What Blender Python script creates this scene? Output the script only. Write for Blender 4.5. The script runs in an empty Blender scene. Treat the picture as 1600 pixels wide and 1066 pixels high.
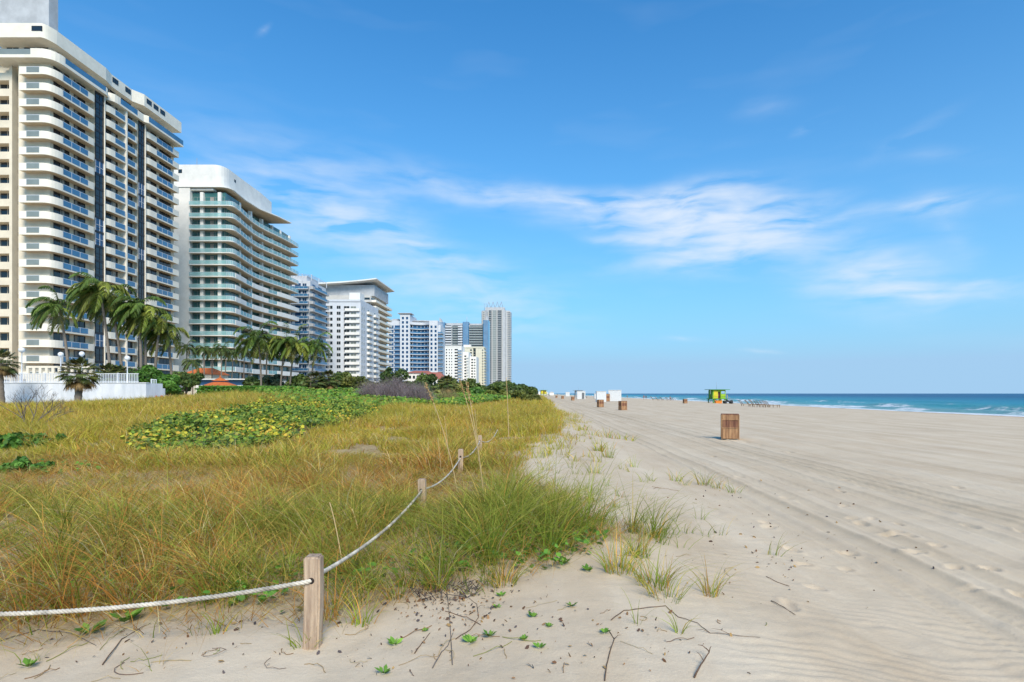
EXPO = 0.70; SKYS = .13; HZ = 1.18; HZW = 15.5; SKSAT = 1.3; SKHUE = .5; SKTINT = (.10, .86, 1.02, 1); HZC = (1.80, 2.88, 4.15, 1); CLC = (3.8, 4.2, 4.75, 1)
import bpy, bmesh, math, random
import numpy as np
from mathutils import Vector, Matrix
random.seed(7); RNG = np.random.default_rng(11)
SC = bpy.context.scene; COL = SC.collection
PI = math.pi; R = math.radians
EYE = 2.0; FOC = 889.0     # eye height in metres, focal length in pixels of a 1600 px wide frame

# ---------------------------------------------------------------- noise and terrain
_lat = np.random.default_rng(3).random((256, 256))
def vnoise(x, y, s=1.0, o=0):
    x = np.asarray(x, float)/s + o*17.3 + 1000.37; y = np.asarray(y, float)/s + o*9.1 + 1000.71
    xi = np.floor(x).astype(int); yi = np.floor(y).astype(int); fx = x-xi; fy = y-yi
    fx = fx*fx*(3-2*fx); fy = fy*fy*(3-2*fy)
    a = _lat[xi & 255, yi & 255]; b = _lat[(xi+1) & 255, yi & 255]
    c = _lat[xi & 255, (yi+1) & 255]; d = _lat[(xi+1) & 255, (yi+1) & 255]
    return (a*(1-fx)+b*fx)*(1-fy) + (c*(1-fx)+d*fx)*fy      # 0..1
def fbm(x, y, s, o=0, n=3):
    t = 0; w = 0
    for k in range(n):
        t = t + vnoise(x, y, s/2**k, o+k)*0.5**k; w += 0.5**k
    return t/w - 0.5
def sm(t):
    t = np.clip(t, 0, 1); return t*t*(3-2*t)
EY = [0, 5, 6.0, 6.8, 8.0, 9.5, 11, 13, 17, 20, 24, 40, 84, 300, 1000]
EX = [0.45, 0.75, 1.25, 1.3, 1.0, 0.45, -0.3, -0.5, -0.1, 0.5, 1.0, 1.3, 2.0, 2.2, 3]
FX = [-14, -5, -3.9, -3.3, -2.6, -1.5, -0.9, -0.3, 0.3, 0.8]
FY = [3.1, 3.2, 3.42, 3.75, 4.0, 4.15, 4.55, 5.0, 5.45, 6.4]
def edge_x(y): return np.interp(y, EY, EX)
def veg_dist(x, y):     # metres inside the vegetated dune, negative on open sand
    return np.minimum(edge_x(y) - x, y - np.interp(x, FX, FY))
def hgt0(x, y):
    x = np.asarray(x, float); y = np.asarray(y, float)
    zd = 0.34 + 0.22*sm((y-6)/14)*sm((-x-1)/6) + 1.0*sm((y-18)/30)*sm((-x-5)/22)*(1-.80*sm((-x-29)/8)*sm((58-y)/3))
    zd = zd + 0.22*fbm(x, y, 3.0, 1)*sm((-x+1)/3) + 0.5*fbm(x, y, 14.0, 4)*sm((y-14)/20)*sm((-x-4)/8)
    e = np.interp(y, [0, 6, 12, 22, 60], [1.3, 2.2, 2.5, 2.6, 2.6])
    m = sm((e + 2.2 - x)/4.2)
    z = zd*m + 0.05*fbm(x, y, 2.2, 9) + 0.10*fbm(x, y, 9, 12)*sm((x-2)/4)
    z = z - np.clip((x-30)/36*1.2, 0, 6)
    return z
TRK = [(3.75, .12, .022), (4.25, .17, .050), (4.95, .13, .026), (5.6, .12, .020), (6.25, .15, .034), (7.05, .20, .056), (7.45, .10, .030), (7.95, .16, .040), (8.6, .12, .022), (9.3, .2, .014), (10.9, .2, .018), (13.1, .25, .014), (16.5, .3, .014), (22, .3, .012)]
_fr = random.Random(5); FOOT = []
for k in range(70):
    fx = _fr.uniform(2.0, 8.5); fy = 3.2 + 5.5*_fr.random()**1.5
    if fx < 2.7 and _fr.random() < .6: continue
    if fx < 4.2 and _fr.random() < .5: continue
    FOOT.append((fx, fy, _fr.uniform(.08, .15), _fr.uniform(.05, .09), _fr.uniform(0, 3.1), _fr.uniform(.018, .040)))
for k in range(15):     # scattered deeper prints beside the tyre tracks
    FOOT.append((5.2+_fr.gauss(0, .45), _fr.uniform(4.5, 19), _fr.uniform(.09, .18), _fr.uniform(.05, .10), _fr.uniform(0, 3), _fr.uniform(.02, .045)))
    FOOT.append((8.4+_fr.gauss(0, .7), _fr.uniform(5, 24), _fr.uniform(.10, .2), _fr.uniform(.06, .11), _fr.uniform(0, 3), _fr.uniform(.02, .05)))
def hgt(x, y, detail=True):
    x = np.asarray(x, float); y = np.asarray(y, float); z = hgt0(x, y)
    if not detail: return z
    vd = veg_dist(x, y); sand = sm(-vd/0.5)
    near = sm((26-y)/14)
    # wind ripples
    yy = y + 0.16*x + 0.9*(fbm(x, y, 1.3, 21)) + .35*fbm(x, y, .5, 22, 2)
    rip = np.sin(yy*2*PI/0.135)
    rm = sm((x-0.9)/.8)*sm((4.1-x)/.5)*sm((12-y)/4)*(0.25+0.75*sm((vnoise(x, y, 1.1, 30)-.25)/.4))
    z = z + rip*0.0045*rm*sand
    # tyre tracks running up the beach
    for c, w, d in TRK:
        cx = c + 0.05*np.sin(y*.21+c) + .10*np.sin(y*.052+c*2)
        u = (x-cx)/w
        wob = 0.75+0.6*fbm(x, y, .5, int(c*3))
        d = d*.62; z = z - d*np.exp(-u**4)*wob + d*0.55*np.exp(-((np.abs(u)-1.35)/.3)**2)*(.6+1.2*vnoise(x, y, .25, 41))
        z = z + .005*np.exp(-u**4)*np.sin((y+np.abs(x-cx)*.8)*2*PI/.11)*near
    for fx, fy, a, b, th, d in FOOT:
        m = (np.abs(x-fx) < .45) & (np.abs(y-fy) < .45)
        if m.any():
            dx = x[m]-fx if x.ndim else x-fx; dy = y[m]-fy if y.ndim else y-fy
            u = (dx*math.cos(th)+dy*math.sin(th))/a; v = (-dx*math.sin(th)+dy*math.cos(th))/b
            r = np.sqrt(u*u+v*v)
            q = -d*np.exp(-r**4) + d*.5*np.exp(-((r-1.35)/.3)**2)
            if x.ndim: z[m] += q
            else: z = z + q
    z = z + (0.022*fbm(x, y, .35, 50, 3)+.007*fbm(x, y, .07, 55, 2)*sm((9-y)/4))*sand*near + 0.05*fbm(x, y, .45, 51, 3)*sm(vd/.4+.6)*near
    # combed texture of raked beach
    z = z + 0.004*np.sin(x*2*PI/.55+2*fbm(x, y, 3, 60))*sm((x-9)/3)*sm((60-y)/30)
    return z
GR = {}
def H(x, y):        # height of the finished ground sheet under (x, y)
    xs, ys, Z = GR['xs'], GR['ys'], GR['Z']
    i = min(max(int(np.searchsorted(xs, x))-1, 0), len(xs)-2); j = min(max(int(np.searchsorted(ys, y))-1, 0), len(ys)-2)
    u = (x-xs[i])/(xs[i+1]-xs[i]); v = (y-ys[j])/(ys[j+1]-ys[j])
    return float(Z[j, i]*(1-u)*(1-v)+Z[j, i+1]*u*(1-v)+Z[j+1, i]*(1-u)*v+Z[j+1, i+1]*u*v)
def G(px, py):      # ground point seen in that direction from eye height
    Y = 8.0
    for k in range(40):
        X = (px-840)/FOC*Y; z = H(X, Y)
        Yn = FOC*(EYE-z)/max(py-615, 1.0); Y = Y*.6+Yn*.4
    X = (px-840)/FOC*Y
    return X, Y, H(X, Y)

# ---------------------------------------------------------------- objects
def tag(o, label=None, cat=None, group=None, kind=None):
    if label: o['label'] = label
    if cat: o['category'] = cat
    if group: o['group'] = group
    if kind: o['kind'] = kind
    return o
def empty(name, loc, label, cat, group=None, rz=0):
    o = bpy.data.objects.new(name, None); COL.objects.link(o); o.empty_display_size = .2
    o.location = loc; o.rotation_euler = (0, 0, rz); return tag(o, label, cat, group)
def link(name, me, parent=None, loc=None, m=None):
    o = bpy.data.objects.new(name, me); COL.objects.link(o)
    if parent is not None: o.parent = parent
    if loc is not None: o.location = loc
    if m and not me.materials: me.materials.append(m)
    return o
def copy_tree(o, parent=None):
    c = o.copy(); COL.objects.link(c)
    if parent is not None: c.parent = parent
    for ch in list(o.children): copy_tree(ch, c)
    return c
class MB:
    def __init__(s): s.v = []; s.f = []; s.mi = []; s.smooth = []
    def add(s, vs, fs, mi=0, smooth=False):
        n = len(s.v); s.v += [tuple(p) for p in vs]
        for f in fs: s.f.append(tuple(i+n for i in f)); s.mi.append(mi); s.smooth.append(smooth)
        return s
    def box(s, x0, x1, y0, y1, z0, z1, mi=0):
        v = [(x0,y0,z0),(x1,y0,z0),(x1,y1,z0),(x0,y1,z0),(x0,y0,z1),(x1,y0,z1),(x1,y1,z1),(x0,y1,z1)]
        return s.add(v, [(0,3,2,1),(4,5,6,7),(0,1,5,4),(1,2,6,5),(2,3,7,6),(3,0,4,7)], mi)
    def obox(s, c, sx, sy, sz, rot, mi=0):      # oriented box, rot = Matrix 3x3
        c = Vector(c); v = []
        for dz in (-1, 1):
            for dx, dy in ((-1,-1),(1,-1),(1,1),(-1,1)): v.append(c + rot @ Vector((dx*sx/2, dy*sy/2, dz*sz/2)))
        return s.add(v, [(0,3,2,1),(4,5,6,7),(0,1,5,4),(1,2,6,5),(2,3,7,6),(3,0,4,7)], mi)
    def beam(s, a, b, w, h=None, mi=0):
        a = Vector(a); b = Vector(b); d = b-a
        q = d.to_track_quat('Y', 'Z').to_matrix()
        return s.obox((a+b)/2, w, d.length, h or w, q, mi)
    def prism(s, poly, z0, z1, mi=0):
        n = len(poly); ar = sum(poly[i][0]*poly[(i+1) % n][1]-poly[(i+1) % n][0]*poly[i][1] for i in range(n))
        if ar < 0: poly = poly[::-1]
        v = [(p[0], p[1], z0) for p in poly]+[(p[0], p[1], z1) for p in poly]
        f = [tuple(range(n-1, -1, -1)), tuple(range(n, 2*n))]+[(i, (i+1) % n, n+(i+1) % n, n+i) for i in range(n)]
        return s.add(v, f, mi)
    def strip(s, pts, z0, z1, th, mi=0):        # upright band along a plan polyline, th to the left side
        n = len(pts); off = []
        for i in range(n):
            a = Vector(pts[max(i-1, 0)]); b = Vector(pts[min(i+1, n-1)]); d = (b-a).normalized()
            off.append((pts[i][0]-d.y*th, pts[i][1]+d.x*th))
        v = [(p[0], p[1], z0) for p in pts]+[(p[0], p[1], z1) for p in pts]+[(p[0], p[1], z0) for p in off]+[(p[0], p[1], z1) for p in off]
        f = []
        for i in range(n-1):
            f += [(i, i+1, n+i+1, n+i), (2*n+i+1, 2*n+i, 3*n+i, 3*n+i+1), (n+i, n+i+1, 3*n+i+1, 3*n+i), (i+1, i, 2*n+i, 2*n+i+1)]
        f += [(0, n, 3*n, 2*n), (n-1, 2*n-1+n-n+0, 0, 0)][:1]+[(n-1, 3*n-1, 4*n-1, 2*n-1)]
        return s.add(v, f, mi)
    def tube(s, pts, rad, seg=8, mi=0, cap=True, smooth=True):
        pts = [Vector(p) for p in pts]; n = len(pts)
        if not hasattr(rad, '__len__'): rad = [rad]*n
        vs = []; up = Vector((0, 0, 1))
        d0 = (pts[1]-pts[0]).normalized(); x = d0.orthogonal().normalized()
        for i, p in enumerate(pts):
            d = (pts[min(i+1, n-1)]-pts[max(i-1, 0)]).normalized()
            x = (x - d*x.dot(d)).normalized(); y = d.cross(x)
            for k in range(seg):
                a = 2*PI*k/seg; vs.append(p+(x*math.cos(a)+y*math.sin(a))*rad[i])
        f = [(i*seg+k, i*seg+(k+1) % seg, (i+1)*seg+(k+1) % seg, (i+1)*seg+k) for i in range(n-1) for k in range(seg)]
        if cap: f += [tuple(range(seg-1, -1, -1)), tuple(range((n-1)*seg, n*seg))]
        return s.add(vs, f, mi, smooth)
    def lathe(s, prof, c=(0, 0, 0), seg=16, mi=0, smooth=True):
        vs = []; n = len(prof)
        for r, z in prof:
            for k in range(seg):
                a = 2*PI*k/seg; vs.append((c[0]+r*math.cos(a), c[1]+r*math.sin(a), c[2]+z))
        f = [(i*seg+k, i*seg+(k+1) % seg, (i+1)*seg+(k+1) % seg, (i+1)*seg+k) for i in range(n-1) for k in range(seg)]
        f += [tuple(range(seg-1, -1, -1)), tuple(range((n-1)*seg, n*seg))]
        return s.add(vs, f, mi, smooth)
    def mesh(s, name, *mats):
        me = bpy.data.meshes.new(name); me.from_pydata(s.v, [], s.f)
        for m in mats: me.materials.append(m)
        me.polygons.foreach_set('material_index', s.mi); me.polygons.foreach_set('use_smooth', s.smooth)
        me.update(); return me
    def build(s, name, m, parent=None, loc=None):
        ms = m if isinstance(m, (list, tuple)) else [m]
        return link(name, s.mesh(name, *ms), parent, loc)
def np_mesh(name, V, F, m, col=None, smooth=False, attrs=None):
    V = np.ascontiguousarray(V, dtype=np.float32); F = np.ascontiguousarray(F, dtype=np.int32)
    me = bpy.data.meshes.new(name); k = F.shape[1]
    me.vertices.add(len(V)); me.vertices.foreach_set('co', V.ravel())
    me.loops.add(F.size); me.loops.foreach_set('vertex_index', F.ravel())
    me.polygons.add(len(F)); me.polygons.foreach_set('loop_start', np.arange(0, F.size, k, dtype=np.int32))
    try: me.polygons.foreach_set('loop_total', np.full(len(F), k, dtype=np.int32))
    except Exception: pass
    if smooth: me.polygons.foreach_set('use_smooth', np.ones(len(F), bool))
    if col is not None:
        a = me.color_attributes.new('Col', 'FLOAT_COLOR', 'POINT')
        c = np.ones((len(V), 4), np.float32); c[:, :3] = col; a.data.foreach_set('color', c.ravel())
    for nm, arr in (attrs or {}).items():
        a = me.attributes.new(nm, 'FLOAT', 'POINT'); a.data.foreach_set('value', np.ascontiguousarray(arr, np.float32))
    me.update(calc_edges=True); me.materials.append(m); return me

# ---------------------------------------------------------------- materials
def new_mat(name):
    m = bpy.data.materials.new(name); m.use_nodes = True; nt = m.node_tree
    return m, nt, nt.nodes['Principled BSDF'], nt.nodes.new, nt.links.new
def mat(name, c, rough=.7, var=.12, scale=3.0, bump=0, bscale=20, metal=0, spec=.4, stretch=None, c2=None, alpha=1, coord='Object'):
    m, nt, b, N, L = new_mat(name)
    tc = N('ShaderNodeTexCoord'); src = tc.outputs[coord]
    if stretch:
        mp = N('ShaderNodeMapping'); mp.inputs['Scale'].default_value = stretch; L(src, mp.inputs[0]); src = mp.outputs[0]
    nz = N('ShaderNodeTexNoise'); nz.inputs['Scale'].default_value = scale; nz.inputs['Detail'].default_value = 6; nz.inputs['Roughness'].default_value = .65; L(src, nz.inputs[0])
    cr = N('ShaderNodeValToRGB'); e = cr.color_ramp.elements
    c2 = c2 or tuple(x*(1-var*2) for x in c)
    e[0].position = .35; e[0].color = (*c2, 1); e[1].position = .65; e[1].color = (*[min(1, x*(1+var*.4)) for x in c], 1)
    L(nz.outputs[0], cr.inputs[0]); L(cr.outputs[0], b.inputs['Base Color'])
    b.inputs['Roughness'].default_value = rough; b.inputs['Metallic'].default_value = metal; b.inputs['Specular IOR Level'].default_value = spec
    b.inputs['Alpha'].default_value = alpha
    if bump:
        n2 = N('ShaderNodeTexNoise'); n2.inputs['Scale'].default_value = bscale; n2.inputs['Detail'].default_value = 4; L(src, n2.inputs[0])
        bp = N('ShaderNodeBump'); bp.inputs['Strength'].default_value = bump; bp.inputs['Distance'].default_value = .02; L(n2.outputs[0], bp.inputs['Height']); L(bp.outputs[0], b.inputs['Normal'])
    return m
def leaf_mat(name, trans=.35, rough=.55, gain=1.0, spec=.3):
    m, nt, b, N, L = new_mat(name)
    at = N('ShaderNodeAttribute'); at.attribute_name = 'Col'
    oi = N('ShaderNodeObjectInfo'); hs = N('ShaderNodeHueSaturation'); mr = N('ShaderNodeMapRange')
    mr.inputs['To Min'].default_value = .82*gain; mr.inputs['To Max'].default_value = 1.15*gain; L(oi.outputs['Random'], mr.inputs[0]); L(mr.outputs[0], hs.inputs['Value'])
    L(at.outputs['Color'], hs.inputs['Color'])
    L(hs.outputs[0], b.inputs['Base Color']); b.inputs['Roughness'].default_value = rough; b.inputs['Specular IOR Level'].default_value = spec
    tr = N('ShaderNodeBsdfTranslucent'); L(hs.outputs[0], tr.inputs[0]); mx = N('ShaderNodeMixShader'); mx.inputs[0].default_value = trans
    L(b.outputs[0], mx.inputs[1]); L(tr.outputs[0], mx.inputs[2]); L(mx.outputs[0], nt.nodes['Material Output'].inputs['Surface'])
    return m
def glass_mat(name, c, rough=.08, alpha=1.0, var=.3, scale=.35):
    m, nt, b, N, L = new_mat(name)
    tc = N('ShaderNodeTexCoord'); g = N('ShaderNodeNewGeometry'); nz = N('ShaderNodeTexNoise'); nz.inputs['Scale'].default_value = scale; nz.inputs['Detail'].default_value = 3
    L(g.outputs['Position'], nz.inputs[0])
    mx = N('ShaderNodeMix'); mx.data_type = 'RGBA'; mx.inputs['A'].default_value = (*[x*(1-var) for x in c], 1); mx.inputs['B'].default_value = (*[min(1, x*(1+var)) for x in c], 1)
    L(nz.outputs[0], mx.inputs['Factor']); L(mx.outputs['Result'], b.inputs['Base Color'])
    b.inputs['Roughness'].default_value = rough; b.inputs['Specular IOR Level'].default_value = .6; b.inputs['Alpha'].default_value = alpha
    return m
# ---------------------------------------------------------------- camera, light, sky
cam = bpy.data.cameras.new('camera'); co = bpy.data.objects.new('camera', cam); COL.objects.link(co); SC.camera = co
co.location = (0, 0, EYE); co.rotation_euler = (R(90), 0, 0)
cam.sensor_width = 36; cam.lens = FOC/1600*36; cam.shift_x = -40/1600; cam.shift_y = 82/1600; cam.clip_start = .05; cam.clip_end = 60000
SUN_EL, SUN_AZ = 42, 160      # compass degrees from +Y clockwise: the sun stands behind the camera
sd = bpy.data.lights.new('sun', 'SUN'); sd.energy = 2.8; sd.angle = R(28); sd.color = (1, .89, .74)
so = bpy.data.objects.new('sun', sd); COL.objects.link(so)
sv = Vector((math.sin(R(SUN_AZ))*math.cos(R(SUN_EL)), math.cos(R(SUN_AZ))*math.cos(R(SUN_EL)), math.sin(R(SUN_EL))))
so.rotation_euler = sv.to_track_quat('Z', 'Y').to_euler(); so.location = (0, -5, 30)
SC.view_settings.view_transform = 'Standard'; SC.view_settings.look = 'None'; SC.view_settings.exposure = EXPO; SC.view_settings.gamma = 1
SC.cycles.max_bounces = 6; SC.cycles.transparent_max_bounces = 12; SC.cycles.diffuse_bounces = 4; SC.cycles.glossy_bounces = 2; SC.cycles.transmission_bounces = 2
SC.cycles.use_denoising = True
try: SC.cycles.denoiser = 'OPENIMAGEDENOISE'; SC.cycles.denoising_prefilter = 'ACCURATE'
except Exception: pass
SC.cycles.sample_clamp_indirect = 6; SC.cycles.caustics_reflective = False; SC.cycles.caustics_refractive = False
SC.cycles.use_adaptive_sampling = True; SC.cycles.adaptive_threshold = .01

W = bpy.data.worlds.new('World'); SC.world = W; W.use_nodes = True
W.cycles.sampling_method = 'NONE'
nt = W.node_tree; N = nt.nodes.new; L = nt.links.new
for n in list(nt.nodes): nt.nodes.remove(n)
out = N('ShaderNodeOutputWorld'); bg = N('ShaderNodeBackground'); bg.inputs['Strength'].default_value = SKYS; L(bg.outputs[0], out.inputs[0])
sky = N('ShaderNodeTexSky'); sky.sky_type = 'NISHITA'; sky.sun_disc = False; sky.sun_elevation = R(SUN_EL); sky.sun_rotation = R(SUN_AZ)
sky.air_density = 1.0; sky.dust_density = 0.35; sky.ozone_density = 2.2; sky.altitude = 0
tc = N('ShaderNodeTexCoord')
def M(op, a, b=None, c=None):
    n = N('ShaderNodeMath'); n.operation = op
    for i, v in enumerate((a, b, c)):
        if v is None: continue
        if isinstance(v, (int, float)): n.inputs[i].default_value = v
        else: L(v, n.inputs[i])
    return n.outputs[0]
sx = N('ShaderNodeSeparateXYZ'); L(tc.outputs['Generated'], sx.inputs[0])
az = M('MULTIPLY', M('ARCTAN2', sx.outputs[0], sx.outputs[1]), 180/PI); el = M('MULTIPLY', M('ARCSINE', sx.outputs[2]), 180/PI)
cx = N('ShaderNodeCombineXYZ'); L(az, cx.inputs[0]); L(el, cx.inputs[1])
def noise(vec, scale, det=4, rough=.6, out='Color', dist=0):
    n = N('ShaderNodeTexNoise'); n.inputs['Scale'].default_value = scale; n.inputs['Detail'].default_value = det; n.inputs['Roughness'].default_value = rough
    n.inputs['Distortion'].default_value = dist; L(vec, n.inputs[0]); return n.outputs[out]
def VM(op, a, b):
    n = N('ShaderNodeVectorMath'); n.operation = op; L(a, n.inputs[0])
    if isinstance(b, tuple): n.inputs[1].default_value = b
    else: L(b, n.inputs[1])
    return n.outputs[0]
w1 = VM('MULTIPLY', VM('SUBTRACT', noise(cx.outputs[0], .07, 2, .5), (.5, .5, .5)), (2.4, 1.2, 0))
w2 = VM('MULTIPLY', VM('SUBTRACT', noise(cx.outputs[0], .22, 2, .5), (.5, .5, .5)), (2.0, .8, 0))
wp = VM('ADD', VM('ADD', cx.outputs[0], w1), w2)
sw = N('ShaderNodeSeparateXYZ'); L(wp, sw.inputs[0])
def sky_ae(px, py):
    a = math.atan((px-840)/FOC); return math.degrees(a), math.degrees(math.atan((615-py)/FOC*math.cos(a)))
# cirrus: (px, py, half length deg, half width deg, tilt deg, strength) turned into directions
CIR = [(1130, 355, 7, 3.6, -4, .9), (1060, 345, 6, 2.4, 0, .8), (1105, 350, 10, 2.6, -4, 1.0), (1010, 318, 9, 1.4, 6, .8), (900, 315, 14, 1.2, -4, .7), (1190, 375, 7, 2.4, 10, .75), (1350, 432, 6, 3.0, -14, .7), (1390, 425, 4, 2, -30, .4), (1455, 322, 4.6, .9, -4, .8),
       (1440, 455, 8, 1.0, -6, .5), (1530, 440, 3.5, .6, 4, .55), (740, 300, 18, 1.8, -7, .34), (530, 335, 8, 3.2, -13, .6), (640, 385, 10, 1.4, -16, .55), (480, 320, 9, 3.4, -4, .35), (680, 440, 12, 3.6, -18, .36),
       (760, 470, 10, 4.0, -8, .28), (1275, 192, 1.8, .45, 20, .35), (1420, 215, 3.5, .6, 24, .16), (1200, 165, 3, 1.0, 0, .12), (1195, 550, 1.8, .25, -6, .55), (1060, 528, 2.6, .3, -5, .2), (408, 47, .7, .3, 40, .22),
       (985, 378, 4, .5, -6, .5), (1050, 410, 7, 1.4, 3, .45), (1460, 240, 4, .7, -20, .1), (400, 260, 14, 4, -12, .12), (1480, 360, 4, 1.5, -60, .2)]
acc = None
for px, py, a, b, t, s in CIR:
    ca, ce = sky_ae(px, py)
    q = N('ShaderNodeMapping'); q.vector_type = 'TEXTURE'; q.inputs['Location'].default_value = (ca, ce, 0); q.inputs['Rotation'].default_value = (0, 0, R(t)); q.inputs['Scale'].default_value = (a*1.7, b*1.7, 1)
    L(wp, q.inputs[0]); gr = N('ShaderNodeTexGradient'); gr.gradient_type = 'QUADRATIC_SPHERE'; L(q.outputs[0], gr.inputs[0])
    acc = M('MULTIPLY', gr.outputs['Fac'], s*1.15) if acc is None else M('MULTIPLY_ADD', gr.outputs['Fac'], s*1.15, acc)
mp = N('ShaderNodeMapping'); mp.inputs['Scale'].default_value = (.13, .62, 1); mp.inputs['Rotation'].default_value = (0, 0, R(8)); L(wp, mp.inputs[0])
fib = noise(mp.outputs[0], 1.0, 5, .5, 'Fac', .25)
mp2 = N('ShaderNodeMapping'); mp2.inputs['Scale'].default_value = (.5, 1.4, 1); mp2.inputs['Rotation'].default_value = (0, 0, R(20)); L(wp, mp2.inputs[0])
fib2 = noise(mp2.outputs[0], 1.0, 4, .5, 'Fac', 0)
mod = M('MULTIPLY', M('SMOOTH_MIN', M('MAXIMUM', M('MULTIPLY', M('SUBTRACT', fib, .34), 4.2), 0), 1.3, .3), M('ADD', M('MULTIPLY', fib2, .9), .45))
cl = M('MULTIPLY', acc, mod)
gen = M('MULTIPLY', M('MAXIMUM', M('SUBTRACT', noise(mp.outputs[0], .45, 3, .5, 'Fac', 0), .55), 0), .22)   # faint veil over the rest of the sky
cl = M('SUBTRACT', 1, M('EXPONENT', M('MULTIPLY', M('ADD', cl, gen), -1.05)))
lowf = M('MINIMUM', M('MAXIMUM', M('DIVIDE', M('SUBTRACT', el, .2), 3), 0), 1); cl = M('MULTIPLY', cl, lowf)
# the air near the horizon is milky
hz = M('MINIMUM', M('MULTIPLY', M('EXPONENT', M('DIVIDE', M('ABSOLUTE', el), -HZW)), HZ), .98)
hs = N('ShaderNodeHueSaturation'); hs.inputs['Saturation'].default_value = SKSAT; hs.inputs['Hue'].default_value = SKHUE; L(sky.outputs[0], hs.inputs['Color'])
gm = N('ShaderNodeMix'); gm.data_type = 'RGBA'; gm.blend_type = 'MULTIPLY'; gm.inputs['Factor'].default_value = 1; gm.inputs['B'].default_value = SKTINT; L(hs.outputs[0], gm.inputs['A'])
m1 = N('ShaderNodeMix'); m1.data_type = 'RGBA'; L(hz, m1.inputs['Factor']); L(gm.outputs['Result'], m1.inputs['A']); m1.inputs['B'].default_value = HZC
m2 = N('ShaderNodeMix'); m2.data_type = 'RGBA'; L(cl, m2.inputs['Factor']); L(m1.outputs['Result'], m2.inputs['A']); m2.inputs['B'].default_value = CLC
L(m2.outputs['Result'], bg.inputs['Color'])

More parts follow.
